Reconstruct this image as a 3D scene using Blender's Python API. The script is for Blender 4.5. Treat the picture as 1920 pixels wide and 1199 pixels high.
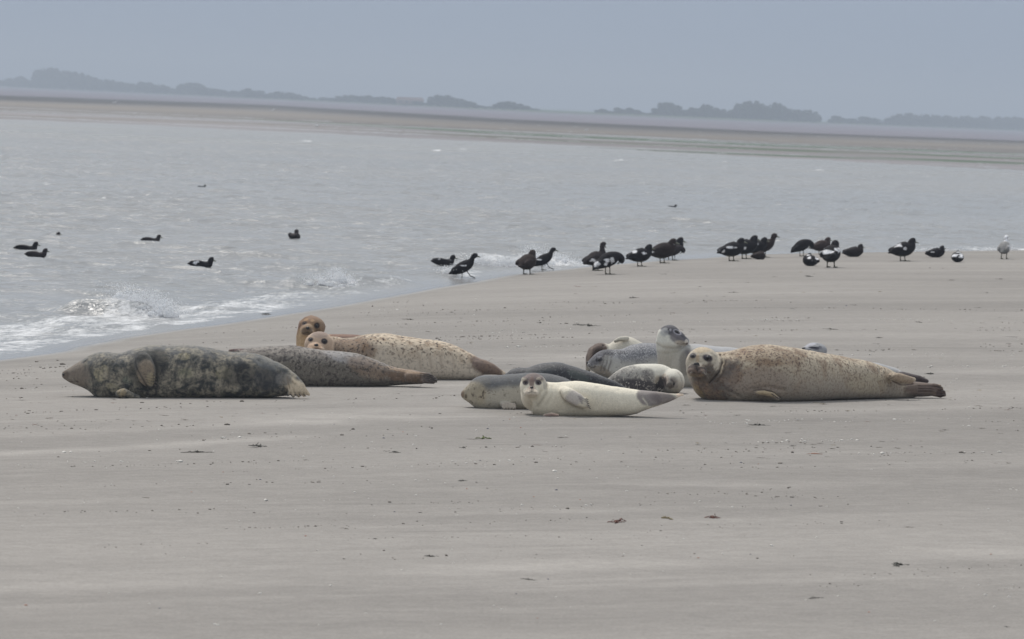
import bpy, math, random
import numpy as np
from mathutils import Vector, Matrix
from mathutils.bvhtree import BVHTree

for o in list(bpy.data.objects): bpy.data.objects.remove(o)
S = bpy.context.scene
C = S.collection
R = math.radians
random.seed(7)
rng = np.random.default_rng(7)

# ------------------------------------------------------------------ camera
F = 9000.0                       # focal length in photo pixels (photo 1920 wide)
CAM_H = 2.3                      # above the sand where the seals lie
ROLL = R(2.46)
PITCH = math.atan(401.1 / F)
fwd = np.array([0, math.cos(PITCH), -math.sin(PITCH)])
r0 = np.array([1.0, 0, 0]); u0 = np.cross(r0, fwd)
RT = math.cos(ROLL) * r0 + math.sin(ROLL) * u0
UP = -math.sin(ROLL) * r0 + math.cos(ROLL) * u0
FW = fwd
CAM = np.array([0, 0, CAM_H])
cd = bpy.data.cameras.new('camera'); cam = bpy.data.objects.new('camera', cd); C.objects.link(cam)
cd.sensor_width = 36; cd.lens = 36 * F / 1920
cd.clip_start = 0.5; cd.clip_end = 30000
cd.dof.use_dof = True; cd.dof.focus_distance = 37.5; cd.dof.aperture_fstop = 9.5
cam.matrix_world = Matrix(((RT[0], UP[0], -FW[0], CAM[0]), (RT[1], UP[1], -FW[1], CAM[1]), (RT[2], UP[2], -FW[2], CAM[2]), (0, 0, 0, 1)))
S.camera = cam

# ------------------------------------------------------------------ sky, sun, exposure
SUN_EL, SUN_AZ = 56.0, -25.0     # azimuth clockwise from +Y (the view direction)
w = bpy.data.worlds.new('World'); S.world = w; w.use_nodes = True
nt = w.node_tree; nt.nodes.clear()
def nn(nt, t, **k):
    n = nt.nodes.new(t)
    for a, b in k.items(): setattr(n, a, b)
    return n
L = nt.links.new
out = nn(nt, 'ShaderNodeOutputWorld'); bg = nn(nt, 'ShaderNodeBackground')
sky = nn(nt, 'ShaderNodeTexSky', sky_type='NISHITA', sun_disc=False)
sky.sun_elevation = R(SUN_EL); sky.sun_rotation = R(SUN_AZ)
sky.air_density = 1.6; sky.dust_density = 4.0
tc = nn(nt, 'ShaderNodeTexCoord'); sx = nn(nt, 'ShaderNodeSeparateXYZ')
L(tc.outputs['Generated'], sx.inputs[0])
ramp = nn(nt, 'ShaderNodeValToRGB'); L(sx.outputs['Z'], ramp.inputs[0])
cr = ramp.color_ramp; cr.interpolation = 'EASE'
SKYC = [(0.0, (.30, .38, .51)), (0.035, (.34, .42, .55)), (0.12, (.46, .52, .60)), (0.35, (.60, .64, .68)), (1.0, (.66, .69, .72))]
cr.elements[0].position = 0; cr.elements[0].color = (*SKYC[0][1], 1)
cr.elements[1].position = 1; cr.elements[1].color = (*SKYC[-1][1], 1)
for p, c in SKYC[1:-1]:
    e = cr.elements.new(p); e.color = (*c, 1)
vn = nn(nt, 'ShaderNodeTexNoise'); vn.inputs['Scale'].default_value = 2.2; vn.inputs['Detail'].default_value = 5
mp = nn(nt, 'ShaderNodeMapping'); mp.inputs['Scale'].default_value = (1, 1, 7)
L(tc.outputs['Generated'], mp.inputs[0]); L(mp.outputs[0], vn.inputs['Vector'])
mr = nn(nt, 'ShaderNodeMapRange'); mr.inputs['To Min'].default_value = 9.0; mr.inputs['To Max'].default_value = 11.0
L(vn.outputs['Fac'], mr.inputs[0])
sc = nn(nt, 'ShaderNodeVectorMath', operation='SCALE'); L(ramp.outputs[0], sc.inputs[0]); L(mr.outputs[0], sc.inputs['Scale'])
mx = nn(nt, 'ShaderNodeMixRGB'); mx.inputs[0].default_value = 0.9
L(sky.outputs[0], mx.inputs[1]); L(sc.outputs[0], mx.inputs[2])
L(mx.outputs[0], bg.inputs[0]); bg.inputs[1].default_value = 0.1
L(bg.outputs[0], out.inputs[0])
sd = bpy.data.lights.new('sun', 'SUN'); sd.energy = 2.4; sd.angle = R(12); sd.color = (1, .95, .88)
so = bpy.data.objects.new('sun', sd); C.objects.link(so)
sdir = Vector((math.sin(R(SUN_AZ)) * math.cos(R(SUN_EL)), math.cos(R(SUN_AZ)) * math.cos(R(SUN_EL)), math.sin(R(SUN_EL))))
so.rotation_euler = sdir.to_track_quat('Z', 'Y').to_euler()
S.view_settings.view_transform = 'Standard'; S.view_settings.look = 'None'
S.view_settings.exposure = 0.0; S.view_settings.gamma = 1.0
S.cycles.volume_bounces = 0
S.cycles.volume_max_steps = 64

# ------------------------------------------------------------------ helpers
def lin(r, g, b, k=1.0):
    f = lambda v: ((v / 255 + .055) / 1.055) ** 2.4 if v > 10.3 else v / 255 / 12.92
    return np.array([f(r) * k, f(g) * k, f(b) * k])
def ray(px, py):
    d = FW + (px - 960) / F * RT - (py - 599.5) / F * UP
    return d
def P(px, py, Y):
    d = ray(px, py); return CAM + d * (Y / d[1])
def ground_hit(px, py, zf, lo=10.0, hi=6000.0):
    d = ray(px, py)
    ys = np.geomspace(lo, hi, 3000)
    pts = CAM + d[None] * (ys / d[1])[:, None]
    z = zf(pts[:, 0], pts[:, 1])
    k = np.argmax(pts[:, 2] <= z)
    a, b = ys[max(k - 1, 0)], ys[k]
    for _ in range(30):
        m = (a + b) / 2; p = CAM + d * (m / d[1])
        if p[2] <= zf(np.array([p[0]]), np.array([p[1]]))[0]: b = m
        else: a = m
    return CAM + d * (b / d[1])
def hsh(i, j, k=0):
    n = (i.astype(np.int64) * 374761393 + j.astype(np.int64) * 668265263 + np.int64(k) * 2147483647 + 12345) & 0xffffffff
    n = ((n ^ (n >> 13)) * 1274126177) & 0xffffffff
    return ((n ^ (n >> 16)) & 0xffff) / 65535.0
def vnoise(x, y, seed=0):
    i = np.floor(x); j = np.floor(y); fx = x - i; fy = y - j
    fx = fx * fx * (3 - 2 * fx); fy = fy * fy * (3 - 2 * fy)
    a = hsh(i, j, seed); b = hsh(i + 1, j, seed); c = hsh(i, j + 1, seed); d = hsh(i + 1, j + 1, seed)
    return a + (b - a) * fx + (c - a) * fy + (a - b - c + d) * fx * fy
def fbm(x, y, n=4, seed=0):
    s = 0; a = .5; t = 0
    for k in range(n):
        s = s + a * vnoise(x * 2 ** k + 17.3 * k, y * 2 ** k + 9.1 * k, seed + k); t += a; a *= .5
    return s / t
def sstep(a, b, x):
    t = np.clip((x - a) / (b - a), 0, 1); return t * t * (3 - 2 * t)
def tag(o, label=None, cat=None, group=None, kind=None):
    if label: o['label'] = label
    if cat: o['category'] = cat
    if group: o['group'] = group
    if kind: o['kind'] = kind
    return o
def empty(name, loc):
    o = bpy.data.objects.new(name, None); C.objects.link(o); o.location = loc; o.empty_display_size = .1; return o
def mkmesh(name, V, Fc, mat=None, parent=None, smooth=True, cols=None, loc=None):
    me = bpy.data.meshes.new(name)
    V = np.asarray(V, dtype=np.float32)
    if isinstance(Fc, np.ndarray) and Fc.ndim == 2:
        n, k = Fc.shape
        me.vertices.add(len(V)); me.vertices.foreach_set('co', V.ravel())
        me.loops.add(n * k); me.loops.foreach_set('vertex_index', Fc.ravel().astype(np.int32))
        me.polygons.add(n); me.polygons.foreach_set('loop_start', np.arange(0, n * k, k, dtype=np.int32))
        me.polygons.foreach_set('loop_total', np.full(n, k, dtype=np.int32))
        me.update(calc_edges=True)
    else:
        me.from_pydata([tuple(v) for v in V], [], Fc); me.update()
    if smooth: me.polygons.foreach_set('use_smooth', [True] * len(me.polygons))
    if cols:
        for k, a in cols.items():
            if a.ndim == 1:
                at = me.attributes.new(k, 'FLOAT', 'POINT'); at.data.foreach_set('value', a.astype(np.float32))
            else:
                at = me.attributes.new(k, 'FLOAT_COLOR', 'POINT')
                at.data.foreach_set('color', np.concatenate([a, np.ones((len(a), 1))], 1).astype(np.float32).ravel())
    if mat: me.materials.append(mat)
    o = bpy.data.objects.new(name, me); C.objects.link(o)
    if parent: o.parent = parent
    if loc is not None: o.location = loc
    return o
def mat_new(name):
    m = bpy.data.materials.new(name); m.use_nodes = True
    nt = m.node_tree; b = nt.nodes['Principled BSDF']; return m, nt, b
def simple(name, col, rough=.6, spec=.4, nscale=30, var=.25, bump=.0):
    m, nt, b = mat_new(name)
    tc = nn(nt, 'ShaderNodeTexCoord'); no = nn(nt, 'ShaderNodeTexNoise'); no.inputs['Scale'].default_value = nscale; no.inputs['Detail'].default_value = 4
    nt.links.new(tc.outputs['Object'], no.inputs['Vector'])
    mr = nn(nt, 'ShaderNodeMapRange'); mr.inputs['From Min'].default_value = .3; mr.inputs['From Max'].default_value = .7
    mr.inputs['To Min'].default_value = 1 - var; mr.inputs['To Max'].default_value = 1 + var
    nt.links.new(no.outputs['Fac'], mr.inputs[0])
    v = nn(nt, 'ShaderNodeVectorMath', operation='SCALE'); v.inputs[0].default_value = tuple(col); nt.links.new(mr.outputs[0], v.inputs['Scale'])
    nt.links.new(v.outputs[0], b.inputs['Base Color'])
    b.inputs['Roughness'].default_value = rough; b.inputs['Specular IOR Level'].default_value = spec
    if bump:
        bp = nn(nt, 'ShaderNodeBump'); bp.inputs['Strength'].default_value = bump; bp.inputs['Distance'].default_value = .02
        nt.links.new(no.outputs['Fac'], bp.inputs['Height']); nt.links.new(bp.outputs[0], b.inputs['Normal'])
    return m

# ------------------------------------------------------------------ terrain
HW = -0.45                       # level of the sea
def hz(px): return 198 + (px - 960) * math.tan(ROLL)
def on_sea(px, py):
    d = ray(px, py); return CAM + d * ((HW - CAM_H) / d[2])
shore_px = [(0, 672), (110, 652), (220, 632), (400, 606), (560, 581), (680, 561), (790, 541), (900, 522), (1000, 510), (1090, 500), (1230, 489), (1380, 479), (1500, 476), (1640, 474), (1780, 472), (1920, 471)]
sp = [on_sea(*p)[:2] for p in shore_px]
sp = [(-26, 6), (-13, 24), (-8, 37)] + [tuple(p) for p in sp] + [(19, 122), (32, 128), (60, 133), (140, 140), (400, 150)]
def catmull(pts, n):
    p = np.asarray(pts, float); out = []
    q = np.vstack([2 * p[0] - p[1], p, 2 * p[-1] - p[-2]])
    for i in range(1, len(q) - 2):
        a, b, c, d = q[i - 1], q[i], q[i + 1], q[i + 2]
        for t in np.arange(n) / n:
            out.append(.5 * ((2 * b) + (c - a) * t + (2 * a - 5 * b + 4 * c - d) * t * t + (3 * b - a - 3 * c + d) * t ** 3))
    out.append(p[-1]); return np.array(out)
SH = catmull(sp, 6)
def shore_d(x, y):               # signed: + on the sand, - at sea
    x = np.asarray(x, float); y = np.asarray(y, float); sh = x.shape; x = x.ravel(); y = y.ravel()
    best = np.full(len(x), 1e9); sgn = np.ones(len(x))
    for i in range(len(SH) - 1):
        a = SH[i]; b = SH[i + 1]; ab = b - a; l2 = ab @ ab + 1e-9
        t = np.clip(((x - a[0]) * ab[0] + (y - a[1]) * ab[1]) / l2, 0, 1)
        dx = x - a[0] - t * ab[0]; dy = y - a[1] - t * ab[1]
        d = np.hypot(dx, dy); m = d < best
        cr = ab[0] * (y - a[1]) - ab[1] * (x - a[0])
        best[m] = d[m]; sgn[m] = np.where(cr[m] < 0, 1, -1)
    return (best * sgn).reshape(sh)
def beach_z(x, y):
    d = shore_d(x, y)
    return np.where(d > 0, HW + .47 * (1 - np.exp(-np.maximum(d, 0) / 6.0)), HW + .06 * np.maximum(d, -12))
def coast_y(x, y):               # distance of the far dike for this direction
    u = np.asarray(x) / np.maximum(y, 1.0) * F + 960
    return np.interp(u, [-2500, 0, 480, 960, 1440, 1920, 4500], [3900, 3300, 2600, 2050, 2200, 3000, 4200])
def ground_z(x, y):
    z = beach_z(x, y)
    t = (CAM_H - HW) * F / np.maximum(y, 1)              # apparent depth below the horizon, only used as 1/distance
    u = x / np.maximum(y, 1.0) * F + 960
    n = fbm(x / 60.0, y / 22.0, 4, 5) - .5
    edge = np.interp(u, [-2000, 0, 700, 1920, 4000], [68, 71, 72, 88, 96]) + 20 * (fbm(x / 35.0, y / 60.0, 3, 9) - .5)
    flat = sstep(0, 5, edge - t)
    n2 = fbm(x / 90.0, y / 9.0, 4, 15) - .5
    bar = HW - .35 + flat * (.02 * sstep(30, 20, t) + .372 + .05 * n + .24 * n2 * sstep(38, 56, t) + .28 * n2 * sstep(60, 74, t))
    far = sstep(150, 210, y)
    z = z * (1 - far) + bar * far
    cy = coast_y(x, y)
    dike = sstep(-14, 0, y - cy) * (1 - .6 * sstep(6, 30, y - cy))
    z = np.where(y > 1400, np.maximum(z, HW - .35 + dike * 1.5), z)
    return z
def axis(inner, ni, outer, no):
    a = np.linspace(-inner, inner, ni); g = np.geomspace(1, outer / inner, no + 1)[1:] * inner
    return np.concatenate([-g[::-1], a, g])
def grid(name, ux, ys, zf, mat, colf, xs_scale):
    X = ux[None, :] * xs_scale(ys)[:, None]; Y = np.repeat(ys[:, None], len(ux), 1)
    Z, extra = zf(X, Y)
    V = np.stack([X, Y, Z], -1).reshape(-1, 3)
    ny, nx = X.shape; i = np.arange(ny - 1)[:, None] * nx + np.arange(nx - 1)[None]
    Fc = np.stack([i, i + 1, i + nx + 1, i + nx], -1).reshape(-1, 4)
    return mkmesh(name, V, Fc, mat, cols=colf(X, Y, Z, extra))

def sand_material():
    m, nt, b = mat_new('sand'); L = nt.links.new
    g = nn(nt, 'ShaderNodeNewGeometry')
    base = nn(nt, 'ShaderNodeAttribute', attribute_name='gcol'); wet = nn(nt, 'ShaderNodeAttribute', attribute_name='wet')
    near = nn(nt, 'ShaderNodeAttribute', attribute_name='near')
    def noise(rot, scale, sc, det=4, rough=.55):
        mp = nn(nt, 'ShaderNodeMapping', vector_type='TEXTURE'); mp.inputs['Rotation'].default_value = (0, 0, R(rot)); mp.inputs['Scale'].default_value = scale
        L(g.outputs['Position'], mp.inputs[0]); n = nn(nt, 'ShaderNodeTexNoise'); n.inputs['Scale'].default_value = sc; n.inputs['Detail'].default_value = det; n.inputs['Roughness'].default_value = rough
        L(mp.outputs[0], n.inputs['Vector']); return n.outputs['Fac']
    def rng_(s, a, c, d, e):
        r = nn(nt, 'ShaderNodeMapRange', interpolation_type='SMOOTHSTEP'); r.inputs['From Min'].default_value = a; r.inputs['From Max'].default_value = c
        r.inputs['To Min'].default_value = d; r.inputs['To Max'].default_value = e; L(s, r.inputs[0]); return r.outputs[0]
    def math_(op, a, c):
        n = nn(nt, 'ShaderNodeMath', operation=op)
        for k, v in enumerate((a, c)):
            if hasattr(v, 'links'): L(v, n.inputs[k])
            else: n.inputs[k].default_value = v
        return n.outputs[0]
    broad = rng_(noise(30, (3.5, 1, 1), .25, 5), .3, .7, .86, 1.12)
    streak = rng_(noise(34, (7, .8, 1), 1.1, 5, .6), .52, .74, 1.0, 1.15)
    dstreak = rng_(noise(26, (6, .7, 1), 1.3, 5, .6), .56, .74, 1.0, .86)
    fine = rng_(noise(30, (1.6, 1, 1), 9, 5, .7), .3, .7, .93, 1.07)
    grit = rng_(noise(0, (1, 1, 1), 55, 3, .8), .35, .68, 1.08, .86)
    v = math_('MULTIPLY', math_('MULTIPLY', broad, streak), math_('MULTIPLY', dstreak, math_('MULTIPLY', fine, grit)))
    # only the near beach carries this fine pattern
    v = math_('ADD', math_('MULTIPLY', math_('SUBTRACT', v, 1.0), near.outputs['Fac']), 1.0)
    wd = rng_(wet.outputs['Fac'], 0, 1, 1, .74)
    v = math_('MULTIPLY', v, wd)
    sc = nn(nt, 'ShaderNodeVectorMath', operation='SCALE'); L(base.outputs['Color'], sc.inputs[0]); L(v, sc.inputs['Scale'])
    L(sc.outputs[0], b.inputs['Base Color'])
    L(rng_(wet.outputs['Fac'], .2, 1, .85, .16), b.inputs['Roughness'])
    L(rng_(wet.outputs['Fac'], .2, 1, .12, .5), b.inputs['Specular IOR Level'])
    bp = nn(nt, 'ShaderNodeBump'); bp.inputs['Distance'].default_value = .02; L(rng_(wet.outputs['Fac'], .3, .9, .5, .02), bp.inputs['Strength'])
    L(math_('ADD', noise(30, (1.4, 1, 1), 5, 6, .65), math_('MULTIPLY', noise(0, (1, 1, 1), 60, 3), .3)), bp.inputs['Height']); L(bp.outputs[0], b.inputs['Normal'])
    return m
RIB = [([(-60, 820), (250, 812), (520, 798), (640, 792)], .2, .17), ([(900, 1068), (1300, 1052), (1600, 1043), (1980, 1038)], .35, .12), ([(-60, 1094), (500, 1082), (960, 1070)], .3, .10),
       ([(-60, 1112), (500, 1100), (960, 1086)], .35, -.06), ([(900, 1084), (1300, 1070), (1980, 1056)], .35, -.06), ([(1050, 702), (1400, 697), (1980, 690)], .45, .13), ([(560, 762), (700, 752), (880, 745), (1000, 742)], .5, .12),
       ([(1250, 905), (1600, 900), (1980, 903)], .3, .08), ([(600, 905), (1100, 914), (1500, 905)], .35, .07), ([(-60, 780), (300, 776), (600, 768), (860, 762)], .35, .12), ([(1100, 762), (1500, 765), (1980, 757)], .3, .08),
       ([(1500, 780), (1980, 776)], .3, -.07), ([(300, 955), (900, 965), (1500, 945)], .5, -.05), ([(1000, 655), (1400, 630), (1900, 640)], .5, .06), ([(700, 640), (1100, 645)], .5, .07)]
def ground_cols(X, Y, Z, ex):
    d = shore_d(X, Y); far = sstep(150, 210, Y); t = (CAM_H - HW) * F / Y; u = X / Y * F + 960
    sand = np.array([.292, .274, .257])[None, None]
    wet = np.where(d > 0, sstep(.75, .05, d + .25 * 1.2 * (fbm(X / 3, Y / 3, 3, 3) - .5)), 1.0) * (1 - far)
    tt = t + 7 * (fbm(X / 70.0, Y / 200.0, 4, 21) - .5) - np.interp(u, [0, 480, 960, 1440, 1920], [-3, -7, 1, 2, -2])
    lav = np.array([.20, .18, .21]); dark = np.array([.06, .053, .05]); tan = np.array([.215, .19, .165]); mud = np.array([.17, .155, .145]); alg = np.array([.06, .11, .05]); pale = np.array([.27, .255, .265])
    k = [25.5, 27.5, 31, 35, 41, 47, 50, 53, 58, 62, 70, 200]
    cs = [lav, dark, dark * 1.2, mud, tan, mud * 1.1, mud, mud * 1.1, pale * .9, mud * 1.1, pale * .95, pale * .95]
    band = np.stack([np.interp(tt, k, [c[q] for c in cs]) for q in range(3)], -1)
    ft = sstep(900, 300, u)[..., None]           # paler sand to the left
    band = band * (1 + .25 * ft * (tt > 34)[..., None])
    an = fbm(X / 22.0, Y / 45.0, 3, 33)
    a = (np.exp(-((tt - 53) / 2.2) ** 2) * sstep(300, 800, u) + .8 * np.exp(-((tt - 62) / 2.0) ** 2) * sstep(700, 1200, u) + .8 * np.exp(-((tt - 72) / 1.6) ** 2) * sstep(900, 1500, u)) * sstep(.2, .42, an)
    band = band * (1 - a[..., None]) + alg * a[..., None]
    st = fbm(X / 60.0, Y / 7.0, 4, 55); band = band * (.8 + .4 * st)[..., None]
    col = sand * (1 - far[..., None]) + band * far[..., None]
    # pale ribbons of dry blown sand and darker damp ones between them
    rb = np.zeros_like(X); wn = fbm(X / .9, Y / .6, 3, 91)
    for pts, wd, am in RIB:
        g_ = [CAM + ray(*p) * ((-.04 - CAM_H) / ray(*p)[2]) for p in pts]; bd = np.full(X.shape, 9.0)
        for p, q in zip(g_[:-1], g_[1:]):
            ab = (q - p)[:2]; tt_ = np.clip(((X - p[0]) * ab[0] + (Y - p[1]) * ab[1]) / (ab @ ab), 0, 1)
            bd = np.minimum(bd, np.hypot(X - p[0] - tt_ * ab[0], Y - p[1] - tt_ * ab[1]))
        rb = rb + 1.7 * am * np.exp(-(bd / wd) ** 2) * sstep(.2, .6, wn)
    col = col * (1 + rb)[..., None]
    dk = sstep(-14, -4, Y - coast_y(X, Y))[..., None]
    col = col * (1 - dk) + np.array([.07, .105, .04]) * dk
    wet = np.maximum(wet, far * .1 * (1 - dk[..., 0]))
    return {'gcol': col.reshape(-1, 3), 'wet': wet.ravel(), 'near': (1 - far).ravel()}
ys = np.concatenate([np.geomspace(3, 130, 780), np.geomspace(130, 1500, 420)[1:], np.geomspace(1500, 5200, 260)[1:], np.geomspace(5200, 14000, 12)[1:]])
gr = grid('beach_sand', axis(.16, 170, 3.0, 26), ys, lambda X, Y: (ground_z(X, Y), None), sand_material(), ground_cols, lambda y: y + 14)
tag(gr, kind='structure')

_me = gr.data
GBV = BVHTree.FromPolygons([v.co.copy() for v in _me.vertices], [tuple(p.vertices) for p in _me.polygons])
def sand_hit(px, py):
    d = Vector(ray(px, py)).normalized(); h = GBV.ray_cast(Vector(CAM), d); return np.array(h[0])
def near_d(x, y): return shore_d(np.array([x]), np.array([y]))[0]
# ------------------------------------------------------------------ sea
# breakers: two photo points of the crest, height, width
def seg(px0, py0, px1, py1): return on_sea(px0, py0)[:2], on_sea(px1, py1)[:2]
BREAK = [(*seg(110, 586, 300, 592), .16, .55, 1.0, .45), (*seg(575, 538, 760, 530), .13, .6, .8, -.3), (*seg(860, 496, 1065, 494), .15, .9, 1.0, -.3),
         (*seg(840, 474, 960, 470), .10, 1.2, .25, 0), (*seg(1230, 490, 1370, 485), .05, .9, .2, 0), (*seg(60, 620, 330, 612), .04, .4, .7, -.3),
         (*seg(820, 520, 870, 505), .05, .5, .9, -.3), (*seg(1770, 470, 1900, 468), .06, 1.4, .9, -.3), (*seg(380, 585, 560, 562), .04, .4, .8, -.3)]
def seg_d(x, y, a, b):
    ab = b - a; t = ((x - a[0]) * ab[0] + (y - a[1]) * ab[1]) / (ab @ ab); tc = np.clip(t, 0, 1)
    px = x - a[0] - tc * ab[0]; py = y - a[1] - tc * ab[1]
    n = np.array([-ab[1], ab[0]]) / math.sqrt(ab @ ab)
    return (x - a[0]) * n[0] + (y - a[1]) * n[1], np.hypot(px, py), t
CAPS = [(88, 346, .6), (172, 352, .8), (380, 362, .3), (1165, 304, 1.9), (1540, 322, 1.2), (580, 268, 1.8), (870, 282, 1.6), (820, 284, 1.2), (1740, 333, .9), (195, 372, .4), (350, 349, .3), (1360, 306, 1.0)]
def sea_z(X, Y):
    d = shore_d(X, Y); nearf = sstep(420, 240, Y)
    rg = 1 - np.abs(2 * fbm(X / .55 + Y * .12, Y / .7, 3, 71) - 1)
    z = (.055 + .03 * sstep(80, 150, Y)) * (rg ** 2 - .6) * (.3 + .9 * fbm(X / 5, Y / 9, 2, 73)) + .08 * (sstep(.35, .9, fbm(X / 1.9 + Y * .2, Y / 1.5, 3, 75)) - .32)
    z = z * sstep(0, 1.6, -d) * (.25 + .75 * nearf)
    foam = np.zeros_like(X)
    wob = fbm(X / 1.3, Y / 1.3, 3, 81) - .5
    for a, b, h, wd, fo, f0 in BREAK:
        s, rd, t = seg_d(X, Y, a, b)
        s = s + wob * wd * .8
        e = sstep(-.15, .2, t) * sstep(1.15, .8, t)
        prof = np.exp(-(s / wd) ** 2 * np.where(s < 0, 3.0, .8))
        z = z + h * prof * e * (.75 + .5 * (wob + .5))
        foam = np.maximum(foam, fo * e * sstep(f0 - .15, f0 + .15, t) * np.exp(-((s + wd * .45) / (wd * .9)) ** 2))
    # wash zone along the shore
    sd = -d
    run = 1.7 + 1.9 * sstep(75, 48, Y)
    u = X / Y * F + 960
    amt = np.interp(u, [-400, 0, 500, 800, 1000, 1100, 1250, 1400, 1800, 1920, 2400], [.86, .86, .86, .5, .7, .15, .15, .55, .5, .6, .5])
    foam = np.maximum(foam, amt * sstep(.04, .22, sd) * sstep(run, run * .45, sd))
    for px, py, wd in CAPS:
        p = on_sea(px, py)
        q = np.exp(-((X - p[0]) / (wd * .35)) ** 2 - ((Y - p[1]) / (wd * 1.4)) ** 2)
        foam = np.maximum(foam, 1.5 * q * (fbm(X / .35, Y / .8, 3, 95) ** .8 + .1)); z = z + .06 * q * wd
    return HW + z, (foam, d)
def sea_material():
    m, nt, b = mat_new('sea_water'); L = nt.links.new
    g = nn(nt, 'ShaderNodeNewGeometry'); fo = nn(nt, 'ShaderNodeAttribute', attribute_name='foam'); sh = nn(nt, 'ShaderNodeAttribute', attribute_name='shallow')
    fr = nn(nt, 'ShaderNodeAttribute', attribute_name='far')
    def noise(rot, scale, sc, det=4, rough=.55):
        mp = nn(nt, 'ShaderNodeMapping', vector_type='TEXTURE'); mp.inputs['Rotation'].default_value = (0, 0, R(rot)); mp.inputs['Scale'].default_value = scale
        L(g.outputs['Position'], mp.inputs[0]); n = nn(nt, 'ShaderNodeTexNoise'); n.inputs['Scale'].default_value = sc; n.inputs['Detail'].default_value = det; n.inputs['Roughness'].default_value = rough
        L(mp.outputs[0], n.inputs['Vector']); return n.outputs['Fac']
    def math_(op, a, c, cl=False):
        n = nn(nt, 'ShaderNodeMath', operation=op, use_clamp=cl)
        for k, v in enumerate((a, c)):
            if hasattr(v, 'links'): L(v, n.inputs[k])
            else: n.inputs[k].default_value = v
        return n.outputs[0]
    def rng_(s, a, c, d, e):
        r = nn(nt, 'ShaderNodeMapRange', interpolation_type='SMOOTHSTEP'); r.inputs['From Min'].default_value = a; r.inputs['From Max'].default_value = c
        r.inputs['To Min'].default_value = d; r.inputs['To Max'].default_value = e; L(s, r.inputs[0]); return r.outputs[0]
    silt = noise(60, (6, 2, 1), .1, 3)
    mixc = nn(nt, 'ShaderNodeMixRGB'); L(rng_(silt, .3, .7, 0, 1), mixc.inputs[0]); mixc.inputs[1].default_value = (.282, .290, .300, 1); mixc.inputs[2].default_value = (.305, .305, .305, 1)
    mixs = nn(nt, 'ShaderNodeMixRGB'); L(sh.outputs['Fac'], mixs.inputs[0]); L(mixc.outputs[0], mixs.inputs[1]); mixs.inputs[2].default_value = (.26, .255, .25, 1)
    L(mixs.outputs[0], b.inputs['Base Color'])
    b.inputs['IOR'].default_value = 1.333
    L(rng_(fr.outputs['Fac'], 0, 1, .2, .3), b.inputs['Roughness'])
    # wind ripples
    h = math_('ADD', noise(20, (2.2, 1, 1), 1.6, 6, .6), math_('MULTIPLY', noise(-15, (2.5, 1, 1), .35, 3), 2.0))
    bp = nn(nt, 'ShaderNodeBump'); bp.inputs['Distance'].default_value = .30; L(h, bp.inputs['Height'])
    L(rng_(sh.outputs['Fac'], 0, 1, .9, .04), bp.inputs['Strength']); L(bp.outputs[0], b.inputs['Normal'])
    # foam, torn into threads and lace
    f1 = math_('ADD', math_('MULTIPLY', noise(74, (3.0, 1, 1), 2.6, 6, .75), .62), math_('MULTIPLY', noise(74, (2.4, 1, 1), 14, 4, .7), .40))
    thr = math_('SUBTRACT', .795, math_('MULTIPLY', fo.outputs['Fac'], .38))
    fm = math_('MULTIPLY', math_('SUBTRACT', f1, thr), 7.0, True)
    fb = nn(nt, 'ShaderNodeBsdfPrincipled'); fb.inputs['Base Color'].default_value = (.70, .71, .73, 1); fb.inputs['Roughness'].default_value = .7
    bp2 = nn(nt, 'ShaderNodeBump'); bp2.inputs['Distance'].default_value = .05; bp2.inputs['Strength'].default_value = .8; L(noise(0, (1, 1, 1), 12, 4), bp2.inputs['Height']); L(bp2.outputs[0], fb.inputs['Normal'])
    ms = nn(nt, 'ShaderNodeMixShader'); L(fm, ms.inputs[0]); L(b.outputs[0], ms.inputs[1]); L(fb.outputs[0], ms.inputs[2])
    L(ms.outputs[0], nt.nodes['Material Output'].inputs[0])
    return m
ys = np.concatenate([np.linspace(5, 44, 30), np.arange(44.3, 125, .13), np.arange(125.1, 330, .42), np.geomspace(330, 5200, 250)[1:], np.geomspace(5200, 14000, 12)[1:]])
sea = grid('sea_water', axis(.105, 300, 3.0, 30), ys, sea_z, sea_material(),
           lambda X, Y, Z, e: {'foam': e[0].ravel(), 'shallow': sstep(1.0, .1, -e[1]).ravel(), 'far': sstep(80, 400, Y).ravel()}, lambda y: y + 14)
tag(sea, kind='structure')

# ------------------------------------------------------------------ far shore: woods on the dike
def leaf_crown(seed, wd, ht, blobs=7, leaves=760):
    r = np.random.default_rng(seed); V = []; Fc = []
    cs = [(0, 0, ht * .5, wd * .44, ht * .46), (0, 0, ht * .25, wd * .46, ht * .24)]
    for _ in range(blobs):
        a = r.uniform(0, 6.283); q = r.uniform(.15, .36) * wd
        cs.append((q * math.cos(a), q * math.sin(a), ht * r.uniform(.3, .85), wd * r.uniform(.15, .27), ht * r.uniform(.12, .2)))
    for k in range(leaves):
        c = cs[r.integers(len(cs))]
        d = r.normal(size=3); d /= np.linalg.norm(d); q = r.uniform(.7, 1.03) ** .5
        p = np.array(c[:3]) + d * np.array([c[3], c[3], c[4]]) * q
        s = wd * r.uniform(.07, .14); a = r.normal(size=3); a /= np.linalg.norm(a); b_ = np.cross(a, d + .3 * r.normal(size=3)); b_ /= np.linalg.norm(b_) + 1e-6
        n = len(V); V += [p + a * s, p + b_ * s, p - a * s, p - b_ * s * .8]; Fc.append((n, n + 1, n + 2, n + 3))
    return np.array(V), Fc
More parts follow.
